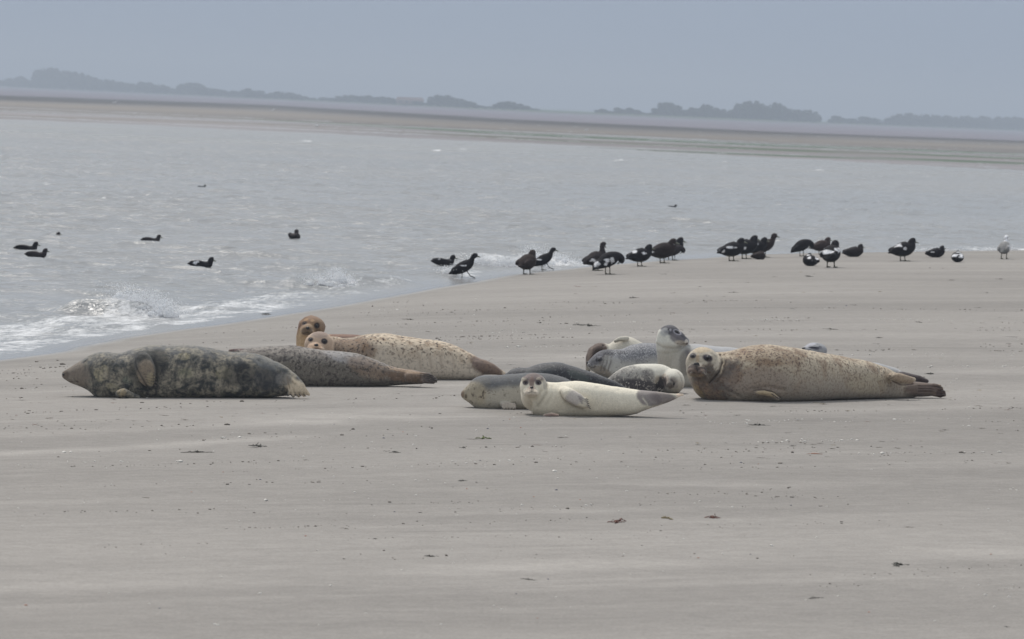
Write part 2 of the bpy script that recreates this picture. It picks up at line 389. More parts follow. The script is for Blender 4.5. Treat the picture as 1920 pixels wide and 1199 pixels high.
def tube(pts, rad, seg=8):
    V = []; Fc = []
    for i, p in enumerate(pts):
        for k in range(seg):
            a = 6.2832 * k / seg; V.append((p[0] + rad[i] * math.cos(a), p[1] + rad[i] * math.sin(a), p[2]))
    for i in range(len(pts) - 1):
        for k in range(seg): Fc.append((i * seg + k, i * seg + (k + 1) % seg, (i + 1) * seg + (k + 1) % seg, (i + 1) * seg + k))
    Fc.append(tuple(range(seg))[::-1]); Fc.append(tuple((len(pts) - 1) * seg + k for k in range(seg)))
    return V, Fc
M_leaf = simple('foliage', (.045, .065, .035), .8, .1, 1.2, .45)
M_bark = simple('bark', (.10, .085, .07), .9, .1, 6, .3)
crowns = []; tv, tf = tube([(0, 0, -.3), (.1, 0, 1.5), (0, .1, 3.5), (.1, 0, 6)], [.35, .28, .22, .1])
for k in range(7):
    V, Fc = leaf_crown(100 + k, 8, 10, 6 + k % 4)
    me = bpy.data.meshes.new('crown'); me.from_pydata([tuple(v) for v in V], [], Fc); me.materials.append(M_leaf); crowns.append(me)
tme = bpy.data.meshes.new('trunk'); tme.from_pydata(tv, [], tf); tme.materials.append(M_bark)
def far_tree(px, ytop, ybase, Y, wpx, group, label):
    sc = F / Y; z0 = float(ground_z(np.array([P(px, ybase, Y)[0]]), np.array([Y]))[0])
    base = P(px, ybase, Y); ztop = P(px, ytop, Y)[2]
    h = max(ztop - z0, 1.5); wd = wpx / sc
    e = empty('tree', (base[0], Y, z0)); e.scale = (wd / 8, wd / 8, h / 9.3); e.rotation_euler.z = random.uniform(0, 6)
    c = bpy.data.objects.new('crown', random.choice(crowns)); C.objects.link(c); c.parent = e
    t = bpy.data.objects.new('trunk', tme); C.objects.link(t); t.parent = e
    tag(e, label, 'tree', group)
WOODS = [
 ('leftmost low wood', [(-40, 148), (0, 150), (12, 149), (25, 148), (38, 144), (50, 150), (62, 150)]),
 ('tall block-shaped wood at the far left', [(70, 134), (80, 130), (92, 129), (105, 131), (120, 135), (135, 137), (150, 139), (165, 143), (180, 148), (195, 150), (210, 151), (225, 153), (235, 157)]),
 ('low double wood right of the tall block-shaped one', [(250, 157), (262, 155), (274, 156), (287, 160), (300, 160), (314, 163), (325, 168)]),
 ('wood that is tallest at its left end, left of centre', [(338, 158), (350, 156), (362, 156), (374, 159), (388, 164), (402, 167), (415, 169)]),
 ('long low wood with a small hump, left of centre', [(428, 172), (441, 171), (455, 169), (466, 167), (480, 170), (495, 175), (510, 174), (524, 173), (540, 174), (555, 178), (570, 181), (584, 186)]),
 ('small low wood with a pointed tree', [(606, 182), (618, 183), (630, 184), (640, 182), (652, 179), (662, 187)]),
 ('low wood around the long reddish roof', [(678, 180), (690, 180), (702, 182), (715, 182), (727, 183), (740, 187), (755, 189), (770, 190), (785, 191), (800, 194)]),
 ('rounded wood sloping down to the right, near the centre', [(812, 182), (824, 180), (836, 181), (850, 184), (864, 185), (878, 190), (892, 196), (902, 202)]),
 ('small wood sloping down, right of centre', [(918, 201), (930, 196), (942, 192), (952, 191), (962, 192), (974, 196), (986, 201), (1000, 204)]),
 ('row of small round bushes before the tall right-hand wood', [(1124, 207), (1134, 205), (1156, 203), (1166, 207), (1182, 203), (1193, 207), (1205, 211), (1218, 212)]),
 ('tall uneven wood right of centre', [(1230, 204), (1240, 194), (1252, 192), (1263, 198), (1275, 206), (1287, 206), (1298, 203), (1309, 203), (1320, 196), (1330, 199), (1343, 205), (1356, 205), (1368, 206), (1382, 196), (1396, 193), (1408, 192), (1422, 193), (1434, 199), (1446, 195), (1459, 197), (1472, 202), (1485, 205), (1500, 206), (1512, 208), (1524, 212)]),
 ('small low wood between the two long right-hand woods', [(1562, 223), (1572, 219), (1583, 222), (1597, 223), (1610, 222), (1622, 220), (1634, 222)]),
 ('long even wood at the far right', [(1664, 222), (1675, 217), (1688, 214), (1702, 214), (1716, 215), (1730, 215), (1744, 216), (1760, 217), (1776, 219), (1792, 220), (1806, 218), (1822, 220), (1838, 219), (1854, 220), (1870, 220), (1888, 221), (1905, 221), (1922, 222), (1940, 224)]),
]
def tree_base(px): return np.interp(px, [0, 480, 960, 1440, 1920], [163, 188, 213, 231, 244])
for nm, pts in WOODS:
    grp = 'trees of the ' + nm
    for i, (px, yt) in enumerate(pts):
        for row in range(2):
            pxx = px + (7 if row else 0) + random.uniform(-2, 2)
            Y = float(coast_y(np.array([(px - 960) / F]), np.array([1.0]))[0]) + 25 + row * 30 + random.uniform(0, 20)
            far_tree(pxx, yt + (random.uniform(1, 4) if row else random.uniform(-1, 1)), tree_base(px) , Y, random.uniform(18, 25), grp, 'hazy tree standing in the ' + nm)
# the farmhouse among the trees
M_roof = simple('red_roof_tiles', (.17, .10, .085), .8, .2, 3, .2); M_brickw = simple('brick_wall', (.30, .22, .18), .9, .2, 3, .2)
M_dark = simple('dark_glass', (.03, .035, .04), .3, .5, 3, .1)
def boxm(x0, x1, y0, y1, z0, z1):
    V = [(x, y, z) for z in (z0, z1) for y in (y0, y1) for x in (x0, x1)]
    return V, [(0, 2, 3, 1), (4, 5, 7, 6), (0, 1, 5, 4), (2, 6, 7, 3), (0, 4, 6, 2), (1, 3, 7, 5)]
Yh = float(coast_y(np.array([(765 - 960) / F]), np.array([1.0]))[0]) + 18
hb = P(768, 201, Yh); fz = float(ground_z(np.array([hb[0]]), np.array([Yh]))[0])
fe = empty('farmhouse', (hb[0], Yh, fz)); tag(fe, 'long farmhouse with a dull red roof among the trees of the far shore', 'house')
mkmesh('wall', *boxm(-6.5, 6.5, 0, 6, 0, 1.9), M_brickw, fe, False)
mkmesh('roof', [(-7, -.4, 1.85), (7, -.4, 1.85), (7, 6.4, 1.85), (-7, 6.4, 1.85), (-6, 3, 3.4), (6, 3, 3.4)], [(0, 1, 5, 4), (2, 3, 4, 5), (1, 2, 5), (3, 0, 4), (0, 3, 2, 1)], M_roof, fe, False)
for k in (-4.5, -1.5, 1.5, 4.5): mkmesh('window', *boxm(k - .5, k + .5, -.04, -.003, .7, 1.5), M_dark, fe, False)

# ------------------------------------------------------------------ animal bodies: many rounded pieces fused to one skin
def icos(sub=2):
    import bmesh
    bm = bmesh.new(); bmesh.ops.create_icosphere(bm, subdivisions=sub, radius=1); v = np.array([p.co[:] for p in bm.verts]); f = [tuple(q.index for q in t.verts) for t in bm.faces]; bm.free(); return v, np.array(f)
IV, IF = icos(3); IV2, IF2 = icos(2); IV1, IF1 = icos(1)
class Bag:
    def __init__(s): s.v = []; s.f = []; s.n = 0
    def add(s, V, Fc):
        s.v.append(np.asarray(V)); s.f += [tuple(int(q) + s.n for q in t) for t in Fc]; s.n += len(V)
def fuse(bag, voxel, smooth_it, adapt=0):
    me = bpy.data.meshes.new('tmp'); me.from_pydata([tuple(v) for v in np.concatenate(bag.v)], [], bag.f); me.update()
    o = bpy.data.objects.new('tmp', me); C.objects.link(o)
    m = o.modifiers.new('r', 'REMESH'); m.mode = 'VOXEL'; m.voxel_size = voxel
    if smooth_it: sm = o.modifiers.new('s', 'SMOOTH'); sm.factor = .5; sm.iterations = smooth_it
    dg = bpy.context.evaluated_depsgraph_get(); ev = o.evaluated_get(dg)
    m2 = bpy.data.meshes.new_from_object(ev)
    n = len(m2.vertices); V = np.empty(n * 3, np.float32); m2.vertices.foreach_get('co', V); V = V.reshape(-1, 3).astype(float)
    m2.calc_loop_triangles()
    Fc = np.empty(len(m2.polygons) * 4, np.int32)
    if all(len(p.vertices) == 4 for p in m2.polygons): m2.polygons.foreach_get('vertices', Fc); Fc = Fc.reshape(-1, 4)
    else: Fc = [tuple(p.vertices) for p in m2.polygons]
    N = np.empty(n * 3, np.float32); m2.vertex_normals.foreach_get('vector', N); N = N.reshape(-1, 3).astype(float)
    bpy.data.objects.remove(o); bpy.data.meshes.remove(me); bpy.data.meshes.remove(m2)
    return V, Fc, N

def coat_material(name, big_col, small_col, big=(5, .5, .62), small=(38, .56, .64), rough=.74, aniso=(1, 1, 1), fleck=None):
    m, nt, b = mat_new(name); L = nt.links.new
    tc = nn(nt, 'ShaderNodeTexCoord'); c = nn(nt, 'ShaderNodeAttribute', attribute_name='coat'); pt = nn(nt, 'ShaderNodeAttribute', attribute_name='pat')
    sp = nn(nt, 'ShaderNodeSeparateColor'); L(pt.outputs['Color'], sp.inputs[0])
    mp = nn(nt, 'ShaderNodeMapping'); mp.inputs['Scale'].default_value = aniso; L(tc.outputs['Object'], mp.inputs[0])
    def noise(sc, det, ro=.6, dist=0):
        n = nn(nt, 'ShaderNodeTexNoise'); n.inputs['Scale'].default_value = sc; n.inputs['Detail'].default_value = det; n.inputs['Roughness'].default_value = ro; n.inputs['Distortion'].default_value = dist
        L(mp.outputs[0], n.inputs['Vector']); return n.outputs['Fac']
    def thr(s, a, c_, amt):
        r = nn(nt, 'ShaderNodeMapRange', interpolation_type='SMOOTHSTEP'); r.inputs['From Min'].default_value = a; r.inputs['From Max'].default_value = c_; L(s, r.inputs[0])
        q = nn(nt, 'ShaderNodeMath', operation='MULTIPLY', use_clamp=True); L(r.outputs[0], q.inputs[0]); L(amt, q.inputs[1]); return q.outputs[0]
    def mix(f, a, col):
        n = nn(nt, 'ShaderNodeMixRGB'); L(f, n.inputs[0]); L(a, n.inputs[1]); n.inputs[2].default_value = (*col, 1); return n.outputs[0]
    x = c.outputs['Color']
    x = mix(thr(noise(big[0], 6, .68, .4), big[1], big[2], sp.outputs['Red']), x, big_col)
    x = mix(thr(noise(small[0], 4, .65), small[1], small[2], sp.outputs['Green']), x, small_col)
    if fleck is not None: x = mix(thr(noise(fleck[0], 3, .6), fleck[1], fleck[2], sp.outputs['Blue']), x, fleck[3])
    mr = nn(nt, 'ShaderNodeMapRange'); mr.inputs['From Min'].default_value = .3; mr.inputs['From Max'].default_value = .7; mr.inputs['To Min'].default_value = .86; mr.inputs['To Max'].default_value = 1.12
    L(noise(70, 4, .8), mr.inputs[0])
    s = nn(nt, 'ShaderNodeVectorMath', operation='SCALE'); L(x, s.inputs[0]); L(mr.outputs[0], s.inputs['Scale'])
    L(s.outputs[0], b.inputs['Base Color'])
    b.inputs['Roughness'].default_value = rough; b.inputs['Specular IOR Level'].default_value = .22
    b.inputs['Sheen Weight'].default_value = .15; b.inputs['Sheen Roughness'].default_value = .5
    bp = nn(nt, 'ShaderNodeBump'); bp.inputs['Distance'].default_value = .007; bp.inputs['Strength'].default_value = .9; L(noise(75, 4, .8), bp.inputs['Height']); L(bp.outputs[0], b.inputs['Normal'])
    return m

M_eye, _nt, _b = mat_new('eye_gloss'); _b.inputs['Base Color'].default_value = (.008, .007, .007, 1); _b.inputs['Roughness'].default_value = .3
M_nose = simple('nose_skin', (.02, .018, .018), .35, .5, 60, .3)
M_claw = simple('claw_horn', (.10, .085, .075), .4, .5, 60, .3)
M_whisk = simple('whisker_hair', (.42, .38, .32), .5, .4, 60, .1)

class Seal:
    def __init__(s, base, label, group='seals resting on the sand', name='seal', yoff=.2):
        g = sand_hit(*base); s.base = g; s.Y = g[1] + yoff; s.k = F / s.Y; s.bag = Bag(); s.label = label; s.group = group; s.name = name
    def p(s, px, py, dY=0): return P(px, py, s.Y + dY)
    def body(s, st, n=7, e=.86, f=1.15):
        q = [(a[0], a[1], a[2], a[3] if len(a) > 3 else 0, a[4] if len(a) > 4 else f) for a in st]
        q = catmull(q, n); m = 36; V = []; Fc = []
        cen = np.array([s.p(a[0], (a[1] + a[2]) / 2, a[3]) for a in q]); tan = np.gradient(cen, axis=0)
        for i, a in enumerate(q):
            h = max(a[2] - a[1], 1.0) / 2 / s.k; w = h * a[4]
            D = FW - 0.0 * FW; D = np.array([-tan[i][1], tan[i][0], 0.0]); D = D / (np.linalg.norm(D) + 1e-9)
            if D[1] < 0: D = -D
            # keep the ring facing mostly away from the viewer
            D = D * .6 + np.array([0, 1, 0]) * .4; D /= np.linalg.norm(D)
            for k in range(m):
                t = 2 * math.pi * k / m; sn, cs = math.sin(t), math.cos(t)
                ee = e if sn > 0 else e * .82; V.append(cen[i] + UP * h * abs(sn) ** (e if sn > 0 else e * .9) * np.sign(sn) + D * w * (1 + .10 * max(-sn, 0)) * abs(cs) ** ee * np.sign(cs))
        N = len(q)
        for i in range(N - 1):
            for k in range(m): Fc.append((i * m + k, i * m + (k + 1) % m, (i + 1) * m + (k + 1) % m, (i + 1) * m + k))
        V.append(cen[0]); V.append(cen[-1])
        for k in range(m): Fc.append((N * m, (k + 1) % m, k)); Fc.append((N * m + 1, (N - 1) * m + k, (N - 1) * m + (k + 1) % m))
        s.bag.add(V, Fc); return s
    def e(s, px, py, dY, rx, ry, rd, rot=0, lo=False):
        c = s.p(px, py, dY); a = R(rot); X = (math.cos(a) * RT - math.sin(a) * UP) * rx / s.k; Z = (math.sin(a) * RT + math.cos(a) * UP) * ry / s.k
        iv, jf = (IV2, IF2) if lo else (IV, IF)
        s.bag.add(c + iv[:, :1] * X + iv[:, 1:2] * FW * rd + iv[:, 2:3] * Z, jf); return s
    def ch(s, pts):
        q = [(a[0], a[1], a[2], a[3], a[4] if len(a) > 4 else a[3] / s.k) for a in pts]
        cur = q[0]
        for a, b_ in zip(q[:-1], q[1:]):
            L_ = math.hypot(a[0] - b_[0], a[1] - b_[1]) + abs(a[2] - b_[2]) * s.k; n = max(2, int(L_ / max(min(a[3], b_[3]) * .28, .7)))
            for t in np.arange(n + 1) / n:
                c = [a[i] + (b_[i] - a[i]) * t for i in range(5)]
                s.e(c[0], c[1], c[2], c[3], c[3], c[4], 0, True)
        return s
    def build(s, voxel=.0075, smooth=5):
        s.V, s.F, s.N = fuse(s.bag, voxel, smooth)
        s.bvh()
        s.mask = []
        return s
    def bvh(s):
        s.tree = BVHTree.FromPolygons([Vector(v) for v in s.V], [tuple(int(q) for q in f) for f in s.F])
    def hit(s, px, py):
        d = ray(px, py); d = d / np.linalg.norm(d); h = s.tree.ray_cast(Vector(CAM), Vector(d))
        if h[0] is None:
            h = s.tree.find_nearest(Vector(s.p(px, py)))
        return np.array(h[0]), np.array(h[1])
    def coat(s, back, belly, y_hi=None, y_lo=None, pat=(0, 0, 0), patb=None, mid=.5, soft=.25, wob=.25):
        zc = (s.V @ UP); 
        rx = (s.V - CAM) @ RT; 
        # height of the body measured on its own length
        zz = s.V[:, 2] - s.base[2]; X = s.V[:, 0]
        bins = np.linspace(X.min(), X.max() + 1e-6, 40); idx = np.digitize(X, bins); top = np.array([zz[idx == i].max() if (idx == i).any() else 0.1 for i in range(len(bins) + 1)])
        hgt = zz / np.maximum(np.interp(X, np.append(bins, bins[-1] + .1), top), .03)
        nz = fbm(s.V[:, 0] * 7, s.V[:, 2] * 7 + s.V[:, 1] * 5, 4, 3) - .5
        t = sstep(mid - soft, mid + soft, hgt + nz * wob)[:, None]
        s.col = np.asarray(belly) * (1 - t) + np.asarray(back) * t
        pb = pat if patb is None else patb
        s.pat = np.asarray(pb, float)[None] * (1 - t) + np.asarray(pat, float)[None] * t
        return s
    def wgt(s, px, py, rx, ry, rot=0, rd=None, soft=.5, wob=.3):
        c, _ = s.hit(px, py); a = R(rot); dx = s.V - c
        X = dx @ RT * s.k; Z = dx @ UP * s.k; D = dx @ FW
        x2 = (X * math.cos(a) - Z * math.sin(a)) / rx; z2 = (X * math.sin(a) + Z * math.cos(a)) / ry
        rd = rd or max(rx, ry) / s.k
        q = np.sqrt(x2 ** 2 + z2 ** 2 + (D / rd) ** 2)
        q = q + wob * (fbm(s.V[:, 0] * 22, s.V[:, 2] * 22, 3, 9) - .5)
        return 1 - sstep(1 - soft * .45, 1 + soft * .55, q)
    def spot(s, px, py, rx, ry, col, al=1, rot=0, rd=None, soft=.5, pat=None, wob=.3):
        w_ = s.wgt(px, py, rx, ry, rot, rd, soft, wob)[:, None] * al
        s.col = s.col * (1 - w_) + np.asarray(col) * w_
        if pat is not None: s.pat = s.pat * (1 - w_) + np.asarray(pat, float) * w_
        return s
    def line(s, pts, rpx, col=None, al=1, groove=0):  # stroke with optional groove; in skin folds its dark colour is painted crease shade
        H = [s.hit(*p)[0] for p in pts]; best = np.full(len(s.V), 9.)
        for a, b_ in zip(H[:-1], H[1:]):
            ab = b_ - a; t = np.clip(((s.V - a) @ ab) / (ab @ ab + 1e-9), 0, 1); best = np.minimum(best, np.linalg.norm(s.V - a - t[:, None] * ab, axis=1))
        w_ = np.exp(-(best / (rpx / s.k)) ** 2)
        if groove: s.V = s.V - s.N * (w_ * groove)[:, None]
        if col is not None:
            w2 = (w_ * al)[:, None]; s.col = s.col * (1 - w2) + np.asarray(col) * w2; s.pat = s.pat * (1 - w2)
        return s
    def done(s, mat, eyes=(), nose=None, claws=(), whisk=()):
        lm = np.maximum(s.col @ np.array([.25, .6, .15]), 1e-3)[:, None]; s.col = (s.col * .93 + lm * .07) * (lm / .30) ** .22
        q = s.V - s.base                       # slack skin: soft folds and small dents
        n1 = fbm(q[:, 0] * 5 + q[:, 1] * 3, q[:, 2] * 4 + q[:, 1] * 3, 3, 41) - .5; n2 = fbm(q[:, 0] * 26, q[:, 2] * 11 + q[:, 1] * 11, 3, 43) - .5
        s.V = s.V + s.N * (n1 * .012 + n2 * .0025)[:, None]
        s.bvh()
        o = empty(s.name, s.base); tag(o, s.label, 'seal', s.group); b = s.base
        body = mkmesh('body', s.V - b, s.F, mat, o, cols={'coat': s.col, 'pat': s.pat})
        for px, py, r in eyes:
            c, n = s.hit(px, py); r = r * .82 / s.k
            mkmesh('eye', IV * r + (c - n * r * .45 - b), IF, M_eye, o)
        if nose:
            px, py, rx, ry = nose; c, n = s.hit(px, py)
            V = IV2[:, :1] * RT * rx / s.k + IV2[:, 1:2] * FW * .012 + IV2[:, 2:3] * UP * ry / s.k
            V = V * (1 + .12 * np.sign(-IV2[:, 2:3]) * (np.abs(IV2[:, :1]) < .3))
            mkmesh('nose', V + c - b, IF2, M_nose, o)
        for cl in claws:               # each: list of (px,py -> px,py) claw strokes on one flipper
            bg_ = Bag()
            for (x0, y0, x1, y1, r) in cl:
                c0, n0 = s.hit(x0, y0); c0 = c0 + n0 * .004; d = (RT * (x1 - x0) - UP * (y1 - y0)) / s.k; c1 = c0 + d - np.array([0, 0, 0])
                ax = c1 - c0; t1 = np.cross(ax, FW); t1 /= np.linalg.norm(t1); t2 = np.cross(ax, t1); t2 /= np.linalg.norm(t2); V = []
                for t, rr in ((0, r), (.4, r * .9), (.8, r * .55), (1, .1 * r)):
                    for k in range(6): V.append(c0 + ax * t - t2 * 0 + (t1 * math.cos(k * 1.047) + t2 * math.sin(k * 1.047)) * rr / s.k - b)
                bg_.add(V, [(i * 6 + k, i * 6 + (k + 1) % 6, (i + 1) * 6 + (k + 1) % 6, (i + 1) * 6 + k) for i in range(3) for k in range(6)] + [(5, 4, 3, 2, 1, 0), (18, 19, 20, 21, 22, 23)])
            mkmesh('claws', np.concatenate(bg_.v), bg_.f, M_claw, o)
        for (px, py, dirs) in whisk:
            bg_ = Bag()
            for (dx, dy) in dirs:
                for j in range(4):
                    ox, oy = px + random.uniform(-2, 2), py + random.uniform(-2, 2)
                    c0, n0 = s.hit(ox, oy); L_ = math.hypot(dx, dy); prev = None; V = []
                    for t in (0, .35, .7, 1):
                        q = c0 + (RT * dx - UP * (dy + t * t * L_ * .25 + random.uniform(-.6, .6) + j * 1.4 * t)) * t / s.k - FW * .02 * math.sin(t * 3) + n0 * .015 * t
                        rr = .0007 * (1 - .7 * t)
                        for k in range(3): V.append(q + (UP * math.cos(k * 2.094) + FW * math.sin(k * 2.094)) * rr - b)
                    bg_.add(V, [(i * 3 + k, i * 3 + (k + 1) % 3, (i + 1) * 3 + (k + 1) % 3, (i + 1) * 3 + k) for i in range(3) for k in range(3)])
            mkmesh('whiskers', np.concatenate(bg_.v), bg_.f, M_whisk, o)
        return o
K = 1.22
c_ = lambda r, g, b: lin(r, g, b, K)
DK = c_(45, 42, 46)

# A  dark mottled bull, far left ------------------------------------------------
s = Seal((350, 747), 'large dark grey-green mottled seal lying on its side at the far left, pale snout', yoff=.24)
s.body([(117, 699, 706, 0, 1.2), (119, 697, 709, 0, 1.2), (124, 694, 713), (135, 687, 719), (152, 676, 725), (166, 668, 732), (178, 663, 742), (190, 661, 749), (204, 661, 750), (225, 662, 750), (251, 655, 750), (282, 648, 749), (321, 648, 749), (360, 648, 748), (399, 654, 747), (438, 661, 746), (477, 663, 745), (503, 671, 745), (515, 678, 744), (528, 689, 743), (540, 703, 742), (548, 716, 741)])
s.ch([(515, 694, -.02, 17, .10), (530, 703, -.06, 17, .07), (546, 716, -.10, 17, .05), (560, 728, -.14, 14, .035)])
for k, (x, y) in enumerate([(540, 741), (550, 743), (560, 743), (570, 742), (579, 740)]):
    s.ch([(550 + k * 4, 722 + k, -.13, 6, .03), (x, y, -.15 + .01 * k, 3.4, .018)])
s.ch([(264, 670, -.16, 13, .06), (268, 680, -.23, 18, .05), (272, 694, -.275, 19.5, .038), (275, 707, -.29, 17, .03), (278, 718, -.29, 10, .022), (280, 724, -.285, 5, .02)])
for k in range(4): s.ch([(280, 700 + 6 * k, -.29, 5, .02), (290 - k * 1.2, 706 + 6 * k, -.285, 2.6, .014)])
s.ch([(224, 739, -.32, 8, .05), (232, 736, -.32, 8, .05), (242, 741, -.3, 8, .05), (258, 746, -.27, 6, .05)])
s.build()
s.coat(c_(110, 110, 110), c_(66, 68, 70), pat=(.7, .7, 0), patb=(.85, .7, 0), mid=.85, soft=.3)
s.spot(140, 702, 34, 26, c_(128, 116, 104), .95, 35, .3, pat=(.15, .3, 0)).spot(122, 704, 9, 9, c_(95, 78, 68), .8)
s.spot(270, 664, 26, 13, c_(58, 62, 62), .9, 0, pat=(0, .2, 0)).spot(300, 670, 14, 22, c_(52, 55, 57), .8, -20, pat=(.1, .2, 0))
s.spot(186, 704, 9, 14, c_(158, 148, 122), .9, -25).spot(196, 692, 6, 9, c_(150, 140, 112), .7, -25).spot(212, 727, 14, 7, c_(135, 128, 98), .7, 20)
s.spot(240, 712, 10, 7, c_(120, 128, 112), .6).spot(345, 668, 12, 8, c_(150, 140, 110), .7).spot(350, 700, 16, 10, c_(140, 138, 112), .6).spot(420, 700, 16, 12, c_(135, 128, 100), .7)
s.spot(450, 702, 32, 22, c_(50, 52, 56), .75, pat=(.15, .2, 0)).spot(392, 690, 16, 12, c_(60, 64, 66), .7)
s.spot(500, 710, 26, 26, c_(66, 68, 74), .8, pat=(.1, .1, 0)).spot(500, 680, 30, 12, c_(110, 112, 112), .6, 20, pat=(0, 0, 0))
s.spot(555, 729, 30, 17, c_(190, 174, 150), 1, 38, .3, pat=(0, .2, 0), wob=.6).spot(532, 712, 14, 12, c_(120, 118, 116), .8, 0, .15)
s.spot(270, 690, 34, 42, c_(62, 62, 62), .75, 10, .2, pat=(.15, .2, 0), wob=.5).spot(273, 698, 18, 28, c_(132, 118, 102), 1, 15, .055, pat=(.1, .4, 0), wob=.15).spot(283, 712, 8, 12, c_(150, 138, 112), .8, 0, .06)
s.spot(228, 736, 9, 8, c_(150, 132, 100), .9, 0, .06)
for pts in ([(168, 668), (160, 690), (163, 725)], [(186, 672), (172, 694), (176, 722)], [(200, 676), (184, 700), (188, 735)], [(224, 668), (206, 690), (204, 715)], [(330, 690), (338, 672), (345, 660)], [(345, 720), (352, 690), (368, 670)]):
    s.line(pts, 2.6, c_(70, 72, 72), .6, .006)
s.line([(253, 672), (256, 690), (268, 712), (276, 726)], 2.2, c_(48, 46, 48), .8, .006).line([(284, 668), (294, 690), (294, 712)], 3, c_(42, 44, 46), .8)
for pts in ([(400, 664), (408, 690), (404, 715)], [(440, 672), (450, 700), (444, 728)], [(486, 676), (498, 706), (492, 732)], [(236, 664), (230, 690), (238, 718)]): s.line(pts, 5, None, 0, .012)
for k in range(4): s.line([(270 + 2 * k, 702 + 5 * k), (288 - k, 706 + 5 * k)], 1.2, c_(70, 62, 56), .7, .003)
for k in range(4): s.line([(538 + 5 * k, 708 + 4 * k), (545 + 8 * k, 738)], 1.5, c_(125, 110, 92), .7, .006)
s.line([(120, 712), (132, 716), (146, 716)], 1.6, c_(70, 58, 52), .8, .004)
s.spot(161, 677, 6, 3.2, DK, .9, -25).spot(177, 667, 2.2, 2, DK, .9)
s.done(coat_material('mottled_grey_coat', c_(160, 151, 134), c_(60, 62, 60), (13, .38, .67), (44, .44, .66)), eyes=[(161, 677, 2.2)], nose=(119, 702.5, 2, 3),
       claws=[[(287, 703 + 6 * k, 294, 706 + 6 * k, 1) for k in range(4)], [(545 + 8 * k, 739, 547 + 9 * k, 744, 1) for k in range(4)]], whisk=[(136, 710, [(10, 8), (16, 10), (6, 12)])])

# B  brown speckled, behind A ---------------------------------------------------
s = Seal((650, 727), 'brown-grey finely speckled seal behind the dark mottled one, tail flippers flat on the sand', yoff=.28)
s.body([(428, 656, 660), (440, 654.5, 668), (455, 654, 700), (480, 652, 729), (504, 650, 730), (546, 648, 730), (577, 653, 729), (617, 657, 728), (659, 661, 727), (687, 668, 726), (712, 678, 725), (738, 689, 723), (762, 693, 721), (785, 696, 720)])
s.ch([(770, 708, -.05, 13, .1), (790, 709, -.08, 11.5, .06), (802, 709, -.1, 9, .05)])
for k, (x, y) in enumerate([(806, 703), (812, 707), (816, 711), (818, 715), (813, 718)]): s.ch([(792, 703 + 3 * k, -.1 - .01 * k, 4, .03), (x, y, -.11 - .01 * k, 2.8, .016)])
s.build()
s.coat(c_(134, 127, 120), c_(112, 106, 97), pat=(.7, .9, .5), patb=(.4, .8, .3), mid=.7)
s.spot(650, 672, 45, 10, c_(150, 148, 150), .6, 14, pat=(.2, .5, .4)).spot(690, 690, 40, 18, c_(140, 118, 98), .6, 20).spot(440, 655, 18, 4, c_(92, 56, 56), .9)  # first spot: grey highlight along the upper back, painted into the coat
s.spot(765, 706, 45, 12, c_(118, 96, 78), .9, 5, .4, pat=(.2, .3, .2)).spot(805, 711, 14, 10, c_(80, 70, 66), .8, 0, .3).spot(752, 694, 38, 3.5, c_(160, 134, 108), .7, 10, .4)
for k in range(4): s.line([(788, 702 + 3.6 * k), (803, 703 + 3.6 * k), (815, 708 + 3.2 * k)], 1.0, c_(52, 46, 46), .85, .006)
s.line([(690, 720), (735, 716), (770, 719)], 3, c_(60, 52, 46), .5)
s.done(coat_material('speckled_brown_coat', c_(84, 77, 73), c_(64, 59, 58), (11, .5, .62), (34, .50, .60), fleck=(50, .57, .64, c_(165, 155, 145))), claws=[[(805, 703, 812, 704, .9), (812, 708, 820, 709, .9), (815, 713, 822, 714, .9), (812, 717, 820, 718, .9)]])

# C  light spotted with face ------------------------------------------------------
s = Seal((830, 713.5), 'cream seal with brown spots looking at the camera over the brown speckled seal', yoff=.24)
s.body([(606, 634, 690), (618, 632, 704), (630, 632, 712), (645, 634, 714), (662, 633, 715), (685, 628, 715), (707, 625.5, 715), (729, 626, 715), (757, 631, 715), (800, 636, 715), (828, 640, 714.5), (856, 649, 714), (878, 660, 712.5), (892, 668, 711), (904, 675, 706)])
s.ch([(888, 686, 0, 17, .14), (905, 689, -.02, 15, .08), (920, 692, -.03, 11, .05), (934, 697, -.04, 6.5, .03), (945, 701, -.04, 3.5, .02)])
s.e(598, 647, -.12, 27.5, 25, .13).e(592, 654, -.22, 16, 12, .09).e(586, 657, -.27, 8, 6.5, .05).e(600, 657, -.27, 8, 6.5, .05)
s.build()
s.coat(c_(190, 174, 152), c_(180, 168, 152), pat=(.7, 1, 0), patb=(0, .35, 0), mid=.66)
s.spot(662, 656, 42, 24, c_(124, 104, 88), .8, 0, .5, pat=(.9, 1, 0)).spot(598, 645, 30, 28, c_(178, 154, 132), 1, 0, .4, pat=(0, .1, 0)).spot(600, 627, 18, 8, c_(140, 122, 112), .8)
s.spot(590, 650, 16, 10, c_(176, 146, 120), .8).spot(912, 689, 32, 16, c_(122, 104, 94), 1, 25, .5, pat=(.3, .4, 0), soft=.5, wob=.6)
s.spot(582.5, 637, 5, 4, c_(52, 48, 58), .95, 0, .1, wob=.1).spot(608, 640.5, 5.8, 5.2, c_(46, 42, 52), .95, 25, .1, wob=.1)
s.line([(626, 634), (629, 645), (628, 660)], 2, c_(70, 58, 52), .9, .014).line([(632, 637), (634, 650), (632, 662)], 2, c_(90, 72, 60), .6, .006).line([(640, 638), (641, 650), (640, 664)], 2, c_(105, 84, 70), .5, .004)
for x in (775, 795, 815, 838): s.line([(x, 648), (x + 10, 668), (x + 14, 690)], 2.5, c_(150, 134, 118), .45, .004)
s.line([(588, 655), (594, 653), (601, 655)], 1.2, c_(90, 66, 56), .8, .004)
